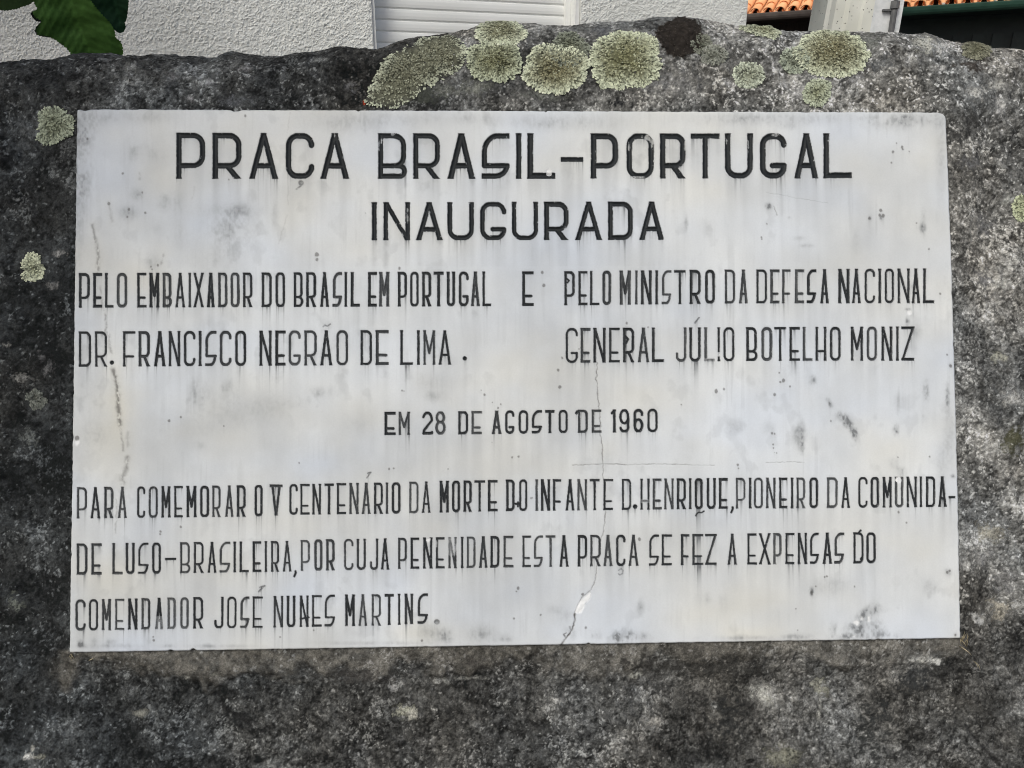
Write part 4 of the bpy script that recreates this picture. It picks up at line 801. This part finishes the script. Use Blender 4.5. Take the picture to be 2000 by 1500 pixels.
# drips: soot washed down out of each letter
col_p = np.clip((vn(PX[0]/2.4, PX[0]*0, 95)-.56)*4.2, 0, 1); colw = vn(PX[0]/8, PX[0]*0+5, 96)
src = np.clip(inset/2, 0, 1)*(1-.4*worn)
thin = np.zeros((RS, CS)); wide = np.zeros((RS, CS)); a1 = np.zeros(CS); a2 = np.zeros(CS)
col_p = col_p*sstep(.30, .62, vn(PX[0]/34, PX[0]*0+2, 99))*1.25
pr = 0.5+vn(np.arange(RS)[:, None]/70.0+0*PX[:1], PX[:1]/14, 97)
dec1 = np.exp(-STEP/(5+26*vn(PX[0]/3.1, PX[0]*0+9, 98)**2.2)); dec2 = np.exp(-STEP/(18+60*colw))
for i in range(RS):
    s = src[i]; a1 = np.maximum(a1*dec1, s*col_p*pr[i]*.9); a2 = np.maximum(a2*dec2, s*(.35+.65*colw)); thin[i] = a1; wide[i] = a2
wide = blur(blur(wide, 2, 1), 2, 1)
lineamt = np.where(PY < 500, .8, 1.0)*np.where(PX > 1400, .75, 1.0)
sk = fbm(PX/4.5, PY/95, 86, 2); skm = sstep(.48, .66, fbm(PX/75, PY/60, 87, 3))
halo = blur2(np.clip(inset, 0, 1)*1.0, 3)*lineamt
dark = (grey*1.9 + wide*np.where(PY < 520, .30, .17)*(.4+1.2*mot) + thin*.9*lineamt + halo*.24*(.5+mot) + sstep(.62, .8, st)*sstep(.5, .7, blk)*.12 + sstep(.55, .8, sk)*skm*.05 + sstep(.58, .75, mot)*sstep(.46, .6, cl)*.13)
dark = np.clip(dark, 0, .9)
warmth = np.clip((fbm(PX/170, PY/120, 101, 3)-.5)*2.6, -1, 1)*.031
for (x, y, rx, ry, a) in [(225, 780, 45, 130, .03), (270, 520, 60, 60, .02), (820, 1235, 60, 28, .04), (1400, 1210, 130, 60, .025), (880, 740, 150, 60, .025), (640, 800, 160, 60, .02), (330, 330, 60, 60, .02), (1450, 1240, 60, 16, .03), (210, 1120, 60, 30, .02)]:
    warmth = warmth + a*np.exp(-((PX-x)/rx)**2-((PY-y)/ry)**2)
warmth = warmth + vwarm*.018
marb = np.stack([val*(.952+warmth*1.2), val*(.992+warmth*.2), val*(1.008-warmth*2.0)], -1)
soot = np.stack([val*.21, val*.222, val*.228], -1)
k = dark[..., None]; marb = marb*(1-k)+soot*k
k = np.clip(np.maximum(np.maximum(vein, spot), crk), 0, .92)[..., None]; marb = marb*(1-k)+np.array([.062, .056, .049])*k
k = (spall_s*.9)[..., None]; marb = marb*(1-k)+np.array([.80, .81, .80])*(0.85+.25*mot)[..., None]*k
# paint in the grooves, with chips and rubbed edges
chipn = fbm(PX/4.5, PY/4.5, 111, 3); chips = sstep(.76, .82, chipn)*sstep(3.0, .6, inset)*np.where(PY < 500, .9, .25)
for (x, y, rx, ry) in [(477, 338, 3, 9), (470, 328, 2, 5), (745, 275, 1.6, 6), (740, 285, 1.4, 9), (1462, 284, 1.6, 11), (1420, 275, 1.2, 5), (1265, 268, 9, 5), (1274, 278, 4, 8), (1247, 345, 12, 1.6), (1229, 284, 2, 10), (795, 420, 2, 14), (653, 262, 1, 5), (990, 267, 1.2, 1.2), (768, 262, 4, 2), (1516, 263, 8, 2.2), (1339, 283, 1.6, 8), (1104, 447, 2, 8), (1054, 400, 2, 5), (850, 1065, 4, 8), (890, 1072, 3, 10)]:
    sl = window(x-3*rx, x+3*rx, y-3*ry, y+3*ry); q = ((PX[sl]-x)/rx)**2+((PY[sl]-y)/ry)**2; chips[sl] = np.maximum(chips[sl], sstep(1.3, .5, q+(chipn[sl]-.5)*3.4)*.8)
pcol = np.array([.0155, .018, .0195])*(0.75+.6*mot[..., None]+.45*np.clip(1-np.abs(inset-(np.where(PY < 500, 4.2, 2.2)))/1.0, 0, 1)[..., None]*chipn[..., None])  # paler line along the groove bottom: light caught there, put into the colour
cov = np.clip(soft*(1-chips)*(1-worn*.85*(.55+.9*chipn)), 0, 1)[..., None]
thinl = 1.0
full = marb*(1-cov*thinl)+pcol*cov*thinl
full = np.clip(full, .012, .86)

PP = on_plane(PX, PY) + N*(hmm*0.001)[..., None]
gi = np.arange(RS*CS).reshape(RS, CS); Q = np.stack([gi[:-1, :-1], gi[1:, :-1], gi[1:, 1:], gi[:-1, 1:]], -1)
ow = np.where((inset[:-1, :-1]+inset[1:, 1:]+inset[1:, :-1]+inset[:-1, 1:]) > -1.2, np.maximum(owner[:-1, :-1], owner[1:, 1:]), -1)
PV = PP.reshape(-1, 3); PC = full.reshape(-1, 3); Qf = Q.reshape(-1, 4); owf = ow.ravel()
# slab: front face plus a rim going back into the mortar
loop = np.concatenate([gi[0, :-1], gi[:-1, -1], gi[-1, :0:-1], gi[:0:-1, 0]])
back = PV[loop] - N*0.022
rimI = np.arange(len(loop))+len(PV); j2 = np.roll(np.arange(len(loop)), -1)
rim = np.stack([loop, loop[j2], rimI[j2], rimI], -1)
Vs = np.concatenate([PV, back]); Cs = np.concatenate([PC, PC[loop]*.55])
Qs = np.concatenate([Qf[owf < 0], rim])
Vc, Qc, Cc = compact(Vs, Qs, Cs)
plaque = link("marble_plaque", np_mesh("marble_plaque", Vc, Qc, Cc), M_marble)
tag(plaque, "white marble plaque engraved with black Portuguese lettering, stained and cracked, fixed to the granite boulder", "plaque")
for wid, (ln, text, edges) in enumerate(WORDS):
    qs = Qf[owf == wid]
    if len(qs) == 0: continue
    Vc, Qc, Cc = compact(PV, qs, PC)
    link("engraved_word" if len(text.strip('-.')) > 0 else "engraved_mark", np_mesh("engraved_word", Vc, Qc, Cc), M_paint, plaque)


# ------------------------------------------------------------------ lichens, straw and leaves
def ellipse_poly(cx, cy, rx, ry, seed, n=110, rough=.12, lob=.20):
    out = []
    for k in range(n):
        a = 2*math.pi*k/n; q = 1+rough*2*(vn(np.array([k/n*9.0]), np.array([seed*3.1]), seed)[0]-.5)+lob*(vn(np.array([k/n*40.0]), np.array([seed*1.7]), seed+2)[0]-.5)
        out.append((cx+rx*q*math.cos(a), cy+ry*q*math.sin(a)))
    return out
def edge_info(P, poly):
    a = np.array(poly); b = np.roll(a, -1, 0); d = b-a; L2 = (d**2).sum(1)+1e-9
    t = np.clip(((P[:, None]-a[None])*d[None]).sum(2)/L2, 0, 1); q = a[None]+t[..., None]*d[None]
    dist = np.sqrt(((P[:, None]-q)**2).sum(2)); k = dist.argmin(1); r = np.arange(len(P))
    return dist[r, k], q[r, k]
def lichen(name, poly_px, label, cat, rimc, midc, seed, group=None, dens=1.0, size=1.0, rim_w=19.0, lift=1.0, thin=False, bed=1.0):
    R = np.random.RandomState(seed)
    poly = [uv_at_px(x, y) for (x, y) in poly_px]
    if len(poly) < 40:                                            # break up a hand-set outline into lobes
        dn = []
        for (a, b_) in zip(poly, poly[1:]+poly[:1]):
            k_ = max(1, int(math.hypot(b_[0]-a[0], b_[1]-a[1])/4))
            for j_ in range(k_): dn.append((a[0]+(b_[0]-a[0])*j_/k_+R.uniform(-3.5, 3.5), a[1]+(b_[1]-a[1])*j_/k_+R.uniform(-3.5, 3.5)))
        poly = dn
    A = np.array(poly); lo, hi = A.min(0), A.max(0); area = 0.5*abs(np.dot(A[:, 0], np.roll(A[:, 1], 1))-np.dot(A[:, 1], np.roll(A[:, 0], 1)))
    n = int(area*0.17*dens*(hi-lo).prod()/max(area, 1))
    P = lo+R.rand(n, 2)*(hi-lo); m = poly_mask(P[:, 0], P[:, 1], poly); P = P[m]
    # an outer fringe of lobes right on the margin
    per = []
    for (a, b) in zip(A, np.roll(A, -1, 0)):
        L_ = np.linalg.norm(b-a)
        for _ in range(max(1, int(L_/2.2*dens))): per.append(a+(b-a)*R.rand())
    per = np.array(per)+R.randn(len(per), 2)*1.0; P = np.concatenate([P, per])
    cen = A.mean(0); dist, qn = edge_info(P, poly)
    V_, F_, C_ = [], [], []
    rimc = np.array(rimc); midc = np.array(midc)
    gap2 = fbm(P[:, 0]/30, P[:, 1]/30, seed % 50+2, 3)
    gap = fbm(P[:, 0]/9, P[:, 1]/9, seed % 50, 3)
    for i in range(len(P)):
        inner = dist[i]/rim_w; rimness = math.exp(-inner**1.3)
        if inner > .5 and gap[i] < .40 and R.rand() < .75: continue
        if thin and dist[i] < 26 and gap2[i] > .47 and R.rand() < .8: continue
        d = (qn[i]-P[i]); out = P[i]-cen; ang = math.atan2(*(d[::-1])) if dist[i] > 2 else math.atan2(out[1], out[0])
        ang += R.randn()*(.45 if rimness > .35 else 1.3)
        l = size*R.uniform(3.2, 6.2)*(1.25 if rimness > .3 else .8); wdt = size*R.uniform(1.2, 2.3)
        p0, nrm = surf_at_uv(P[i][0], P[i][1])
        u = E1; v = np.cross(nrm, E1); v /= np.linalg.norm(v); v = -v if v@E2 > 0 else v      # v runs down the stone, like V
        fw_ = (u*math.cos(ang)+v*math.sin(ang)); sd_ = np.cross(nrm, fw_)
        h0 = MM*(0.5+R.rand()*1.0)*lift; h1 = MM*(0.9+R.rand()*1.9+ (1-rimness)*1.4*R.rand())*lift
        base = p0+nrm*h0-fw_*MM*l*.5; tip = p0+nrm*h1+fw_*MM*l*.5
        b0 = len(V_); f3 = R.uniform(.75, 1.3)
        mid = (base+tip)/2+nrm*MM*.7
        V_ += [base, mid-sd_*MM*wdt*.8, tip-sd_*MM*wdt*.75*f3, tip+fw_*MM*wdt*.5, tip+sd_*MM*wdt*.75, mid+sd_*MM*wdt*.8, mid+nrm*MM*.3]
        F_ += [(b0, b0+1, b0+6), (b0+1, b0+2, b0+6), (b0+2, b0+3, b0+6), (b0+3, b0+4, b0+6), (b0+4, b0+5, b0+6), (b0+5, b0, b0+6)]
        br = R.uniform(.65, 1.3); c = midc*(1-rimness)+rimc*rimness
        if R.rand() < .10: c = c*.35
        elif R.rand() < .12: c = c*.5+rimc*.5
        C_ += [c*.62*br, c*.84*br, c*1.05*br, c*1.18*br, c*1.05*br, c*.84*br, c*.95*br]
    Pd = [tuple(a) for a in A]; inn = []
    for gx in np.arange(lo[0], hi[0], 5.0):
        for gy in np.arange(lo[1], hi[1], 5.0):
            q_ = np.array([[gx+R.uniform(-1, 1), gy+R.uniform(-1, 1)]])
            if poly_mask(q_[:, 0], q_[:, 1], poly)[0] and edge_info(q_, poly)[0][0] > 2: inn.append(tuple(q_[0]))
    vv, _, ff, _, _, _ = delaunay_2d_cdt([Vector(q) for q in Pd+inn], [], [list(range(len(Pd)))], 1, 1e-5)
    b0 = len(V_)
    for v in vv:                                                  # the thallus itself, a thin crust under the lobes
        p0, nrm = surf_at_uv(v.x, v.y); dd = edge_info(np.array([[v.x, v.y]]), poly)[0][0]; rm = math.exp(-(dd/rim_w)**1.3)
        V_.append(p0+nrm*MM*(.5 if dd < 1 else bed)*max(lift, .8)); C_.append((midc*(1-rm)*.85+(np.array([.08, .082, .07]) if thin else rimc*.55)*rm)*R.uniform(.5, 1.0))
    F_ += [tuple(i+b0 for i in f) for f in ff if len(f) == 3]
    V_ = np.array(V_); F_ = np.array(F_)
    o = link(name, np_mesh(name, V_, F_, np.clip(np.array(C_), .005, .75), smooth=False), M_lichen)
    tag(o, label, cat, group)
PALE = (.57, .61, .45); OLIVE = (.18, .18, .11)
G = "lichen rosettes growing on the boulder"
lichen("lichen", [(718, 208), (722, 176), (738, 143), (765, 110), (798, 92), (840, 70), (880, 66), (903, 82), (912, 104), (898, 138), (872, 150), (845, 165), (818, 186), (800, 204), (770, 212), (735, 212)], "largest olive lichen, a long patch spreading up from the plaque's upper edge", "lichen", (.46, .49, .37), (.20, .205, .145), 1, G, rim_w=12, thin=True)
lichen("lichen", ellipse_poly(981, 66, 47, 28, 2), "pale olive oval lichen on the boulder's rim just right of the shutter's middle", "lichen", PALE, OLIVE, 2, G)
lichen("lichen", ellipse_poly(966, 123, 52, 39, 3), "ragged olive lichen directly below the pale oval one on the rim", "lichen", (.46, .50, .36), (.16, .16, .085), 3, G)
lichen("lichen", ellipse_poly(1112, 96, 36, 30, 5), "dull grey-green lichen wedged between the two big round rosettes", "lichen", (.22, .24, .19), (.12, .13, .085), 5, G, lift=.7)
lichen("lichen", ellipse_poly(1087, 136, 61, 48, 4), "round pale-edged lichen with a brownish middle beside the biggest round rosette", "lichen", PALE, (.19, .178, .10), 4, G)
lichen("lichen", ellipse_poly(1216, 118, 67, 60, 6), "biggest perfectly round pale green lichen with fringed edge left of the dark brown moss", "lichen", (.55, .59, .43), (.19, .19, .10), 6, G, rim_w=24)
lichen("moss_patch", ellipse_poly(1326, 74, 46, 36, 20, rough=.16), "dark brown velvety moss patch at the top of the boulder", "moss", (.052, .046, .040), (.043, .037, .032), 20, None, size=.6, lift=.45, bed=2.2)
lichen("lichen", ellipse_poly(1369, 89, 18, 17, 7), "small grey-green lichen touching the lower right of the dark brown moss", "lichen", (.20, .21, .17), (.11, .12, .085), 7, G, lift=.7)
lichen("lichen", ellipse_poly(1392, 112, 23, 18, 8), "dull grey lichen with pale right edge just below the small one by the brown moss", "lichen", (.26, .27, .23), (.11, .12, .09), 8, G, lift=.7)
lichen("lichen", ellipse_poly(1460, 150, 27, 25, 9), "small tufted pale lichen standing alone right of the rosettes above the word PORTUGAL", "lichen", (.48, .52, .41), (.20, .21, .14), 9, G)
lichen("lichen", [(1444, 49), (1456, 48), (1478, 50), (1502, 56), (1522, 67), (1516, 76), (1508, 80), (1490, 74), (1466, 62), (1450, 55)], "slanting strip of olive lichen on the rim at the white house's corner", "lichen", (.46, .49, .36), (.20, .20, .11), 10, G)
lichen("lichen", ellipse_poly(1549, 121, 25, 22, 12), "small dull green lichen hugging the left side of the wide oval rosette", "lichen", (.36, .40, .31), (.12, .13, .09), 12, G)
lichen("lichen", ellipse_poly(1623, 107, 70, 45, 11, rough=.07), "wide oval pale green lichen below the concrete pole", "lichen", (.56, .60, .44), (.20, .19, .11), 11, G, rim_w=22)
lichen("lichen", ellipse_poly(1592, 187, 25, 25, 13, rough=.2), "small pale olive lichen close above the plaque's edge below the wide oval one", "lichen", (.42, .46, .34), (.20, .21, .12), 13, G)
lichen("lichen", [(83, 224), (95, 217), (118, 218), (132, 226), (147, 240), (147, 262), (132, 272), (115, 280), (98, 285), (85, 281), (78, 272), (84, 262), (82, 240)], "angular grey-green lichen left of the plaque's upper left corner", "lichen", (.36, .40, .30), (.22, .24, .16), 14, G)
lichen("lichen", ellipse_poly(67, 524, 20, 24, 15, rough=.2), "little pale lichen rosette alone on the dark stone left of the plaque", "lichen", (.52, .55, .40), (.30, .32, .2), 15, G)
lichen("lichen", ellipse_poly(76, 782, 15, 17, 16, rough=.25), "tiny faded grey lichen low on the dark stone left of the plaque", "lichen", (.15, .16, .14), (.08, .085, .07), 16, G, lift=.6)
lichen("lichen", ellipse_poly(1998, 404, 13, 22, 17), "pale green lichen cut by the right edge of the picture", "lichen", (.50, .54, .36), (.26, .28, .15), 17, G)
lichen("lichen", ellipse_poly(1908, 98, 26, 15, 18, rough=.2), "mossy olive lichen on the rim at the far right below the green house", "lichen", (.22, .22, .16), (.12, .12, .075), 18, G, lift=.8)

# dry straw at the plaque's lower corners
def straw(label, blades, name="dry_grass"):
    mb = MB()
    for (x0, y0, x1, y1, bend, w_) in blades:
        pts = []
        for k in range(6):
            t = k/5; x = x0+(x1-x0)*t+bend*4*t*(1-t); y = y0+(y1-y0)*t
            pts.append(on_plane(np.array(float(x)), np.array(float(y)), -.010+.022*math.sin(math.pi*min(1, t*.8+.1))))
        mb.tube(pts, [w_*MM*(1-.7*k/5) for k in range(6)], 5)
    tag(mb.build(name, M_straw, None, True), label, "grass")
straw("dry straw-coloured grass tuft at the plaque's lower right corner", [(1876, 1250, 1884, 1232, 2, .8), (1879, 1252, 1890, 1236, -2, .8), (1888, 1262, 1889, 1236, 1, 1.1), (1875, 1248, 1888, 1265, 2, .9), (1874, 1262, 1898, 1281, 3, 1.2), (1878, 1246, 1880, 1262, -3, .8), (1882, 1258, 1893, 1240, 1, .7), (1900, 1290, 1908, 1306, 4, .8), (1905, 1292, 1914, 1312, 3, .7), (1880, 1250, 1886, 1240, 1, .7), (1877, 1255, 1883, 1243, -1, .6)])
straw("few pale dry grass stalks below the plaque's lower left corner", [(138, 1278, 145, 1289, 1, .8), (141, 1277, 142, 1290, -2, .7), (174, 1290, 187, 1282, 1, .9), (136, 1281, 140, 1291, 0, .7)])

# the tree behind the left end of the stone: leaves hang into the picture, the crown overhangs outside it
tree = empty("leafy_tree", (-1.75, 1.55, 0)); tag(tree, "leafy tree whose dark serrated leaves hang behind the boulder's left top", "tree")
mb = MB(); mb.tube([(-1.75, 1.55, -.1), (-1.72, 1.5, .8), (-1.66, 1.42, 1.6), (-1.5, 1.2, 2.3), (-1.35, .95, 2.8)], [.075, .065, .055, .045, .03], 10); mb.build("trunk", M_bark, tree, True)
mb = MB(); mb.tube([(-1.58, 1.32, 2.0), (-1.25, 1.28, 2.12), (-.9, 1.24, 1.98), (-.74, 1.22, 1.88)], [.02, .014, .009, .005], 7)
mb.tube([(-1.5, 1.2, 2.3), (-1.3, .8, 2.6), (-1.1, .4, 2.62)], [.025, .016, .006], 7); mb.tube([(-1.45, 1.1, 2.5), (-1.0, .8, 2.75), (-.7, .5, 2.7)], [.022, .014, .006], 7); mb.tube([(-1.6, 1.35, 1.9), (-1.75, 1.9, 2.6), (-1.85, 2.5, 3.1)], [.03, .02, .007], 7); mb.build("branch", M_bark, tree, True)
def leaf_mesh(outline, P_at, midrib, colr, seed, teeth=2.6):
    """a serrated leaf: outline in photo pixels at its own distance, cupped about its midrib, with a real thickness"""
    R = random.Random(seed); pts = []
    n = len(outline)
    for i in range(n):
        (xa, ya), (xb, yb) = outline[i], outline[(i+1) % n]; Ls = math.hypot(xb-xa, yb-ya); k = max(1, int(Ls/5))
        nx, ny = (yb-ya)/Ls, -(xb-xa)/Ls
        for j in range(k):
            pts.append((xa+(xb-xa)*j/k, ya+(yb-ya)*j/k)); 
            pts.append((xa+(xb-xa)*(j+.62)/k+nx*teeth*R.uniform(.4, 1.1), ya+(yb-ya)*(j+.62)/k+ny*teeth*R.uniform(.4, 1.1)))
    m = len(pts); inner = []
    xs_ = [p[0] for p in pts]; ys_ = [p[1] for p in pts]
    for gx in np.arange(min(xs_), max(xs_), 5.0):
        for gy in np.arange(min(ys_), max(ys_), 5.0):
            x, y = gx+R.uniform(-1.2, 1.2), gy+R.uniform(-1.2, 1.2)
            if poly_mask(np.array([x]), np.array([y]), pts)[0] and edge_info(np.array([[x, y]]), pts)[0][0] > 2.0: inner.append((x, y))
    vv, ee, ff, _, _, _ = delaunay_2d_cdt([Vector(p) for p in pts+inner], [], [list(range(m))], 1, 1e-5)
    X = np.array([v.x for v in vv]); Y = np.array([v.y for v in vv])
    (ax, ay), (bx, by) = midrib; dx, dy = bx-ax, by-ay; Lm = math.hypot(dx, dy); dx, dy = dx/Lm, dy/Lm
    s = (X-ax)*dx+(Y-ay)*dy; q = (X-ax)*-dy+(Y-ay)*dx
    vein = np.exp(-(q/1.6)**2) + 0.55*np.exp(-(((s-np.abs(q)*.9+6*fbm(X/20, Y/20, seed, 2)) % 19-9)/1.3)**2)*np.exp(-np.abs(q)/45)
    h = .012*(np.abs(q)/60)**1.2*1.3 - .010*(s/Lm-.4)**2*2 + .002*np.sin(((s-np.abs(q)*.9) % 19)/19*math.pi) + .016*(fbm(X/45, Y/45, seed, 2)-.5)
    P = P_at(X, Y); dr = P-CAM; P = P - dr/np.linalg.norm(dr, axis=1)[:, None]*h[:, None]
    base = np.array(colr)*(0.8+.5*fbm(X/30, Y/30, seed+3, 3))[:, None]*(1+.5*np.clip(vein, 0, 1))[:, None]
    th_ = np.array([0, .0006, 0]); nV = len(P)
    Ff = [tuple(f) for f in ff]
    V_ = np.concatenate([P, P+th_]); faces = Ff+[tuple(i+nV for i in f[::-1]) for f in Ff]
    me = bpy.data.meshes.new("leaf"); me.from_pydata([tuple(v) for v in V_], [], faces); me.update()
    a = me.color_attributes.new("Col", 'FLOAT_COLOR', 'POINT'); Cc_ = np.ones((2*nV, 4), np.float32); Cc_[:nV, :3] = base; Cc_[nV:, :3] = base*1.2; a.data.foreach_set("color", Cc_.ravel())
    me.polygons.foreach_set("use_smooth", [True]*len(me.polygons))
    return me
D1 = [(66, -60), (58, -20), (64, 2), (72, 18), (62, 22), (66, 34), (80, 41), (73, 50), (69, 60), (72, 69), (90, 71), (106, 78), (120, 88), (131, 97), (140, 110), (152, 124), (178, 132), (205, 128), (228, 118), (241, 106), (241, 94), (236, 80), (227, 74), (224, 58), (214, 42), (200, 28), (188, 14), (170, -10), (140, -50), (100, -80)]
def depth_leaf(Y0, sx=0, sy=0):
    return lambda X, Y: at_depth(X, Y, Y0 + sx*(X-150)/1000 + sy*(Y-50)/1000)
link("leaf", leaf_mesh(D1, depth_leaf(1.17, .1, .25), ((110, -70), (185, 130)), (.060, .138, .030), 1), M_leaf, tree)
D2 = [(150, -90), (200, -110), (240, -70), (252, -20), (250, 10), (249, 22), (247, 36), (243, 44), (245, 54), (240, 63), (231, 64), (224, 58), (210, 50), (185, 30), (150, -10)]
link("leaf", leaf_mesh(D2, depth_leaf(1.23, .1, .1), ((190, -110), (240, 60)), (.020, .055, .026), 2, 1.2), M_leaf, tree)
D3 = [(-70, -70), (0, -100), (60, -60), (72, -20), (66, 0), (58, 8), (45, 12), (30, 17), (12, 20), (-10, 18), (-50, 5), (-80, -30)]
link("leaf", leaf_mesh(D3, depth_leaf(1.20, .1, .0), ((60, -70), (-60, 0)), (.018, .040, .010), 3, 2.2), M_leaf, tree)
D4 = [(62, 22), (59, 27), (63, 34), (70, 42), (80, 43), (95, 40), (95, 20), (75, 18)]
link("leaf", leaf_mesh(D4, depth_leaf(1.21), ((62, 24), (95, 35)), (.018, .026, .022), 4, 1.0), M_leaf, tree)
D5 = [(70, 52), (67, 60), (71, 69), (84, 72), (100, 74), (110, 60), (95, 45), (80, 42)]
link("leaf", leaf_mesh(D5, depth_leaf(1.215), ((69, 64), (110, 55)), (.018, .026, .022), 5, 1.0), M_leaf, tree)
for nm_, pts_, Y_ in (("petiole", [(112, -60), (118, -130), (140, -190)], 1.165), ("petiole", [(190, -100), (186, -150), (160, -200)], 1.225), ("petiole", [(0, -95), (40, -150), (110, -200)], 1.195)):
    pm = MB(); q_ = [tuple(at_depth(np.array(float(x)), np.array(float(y)), Y_)) for (x, y) in pts_]; pm.tube(q_+[(-.74, 1.22, 1.88)], [.0012, .0014, .0016, .003], 6); pm.build(nm_, M_leaf2, tree, True)
# the unseen rest of the crown, clusters placed to shade the left of slab and wall
Rl = random.Random(11); V_, F_, C_ = [], [], []
def add_leaf(c, size, yaw, pitch, roll):
    Mx = Matrix.Rotation(yaw, 3, 'Z') @ Matrix.Rotation(pitch, 3, 'X') @ Matrix.Rotation(roll, 3, 'Y'); b0 = len(V_)
    shp = [(0, 0, 0), (.32, .25, .05), (.40, .55, .07), (.26, .85, .05), (0, 1.12, -.04), (-.26, .85, .05), (-.40, .55, .07), (-.32, .25, .05), (0, .55, -.02)]
    for p in shp: V_.append(tuple(Vector(c)+Mx@(Vector(p)*size)))
    F_.extend([(b0+i, b0+(i+1) % 8, b0+8) for i in range(8)])
    k = Rl.uniform(.6, 1.4); C_.extend([(.03*k, .065*k, .018*k)]*9)
for _ in range(1750):
    ce = Rl.choice([(-1.15, .65, 2.55, .32), (-1.5, .9, 2.75, .42), (-.95, .42, 2.7, .28), (-1.7, 1.3, 2.5, .45), (-1.35, .35, 2.35, .30), (-1.9, .7, 2.3, .4), (-2.3, 2.2, 3.1, .5)])
    while True:
        p = [Rl.uniform(-1, 1) for _ in range(3)]
        if sum(q*q for q in p) < 1: break
    c = (ce[0]+p[0]*ce[3]*1.2, ce[1]+p[1]*ce[3], ce[2]+p[2]*ce[3]*.7)
    add_leaf(c, Rl.uniform(.06, .12), Rl.uniform(0, 6.28), Rl.uniform(-1.9, .2), Rl.uniform(-.6, .6))
link("crown", np_mesh("crown", np.array(V_), np.array(F_), np.array(C_), smooth=False), M_leaf, tree)
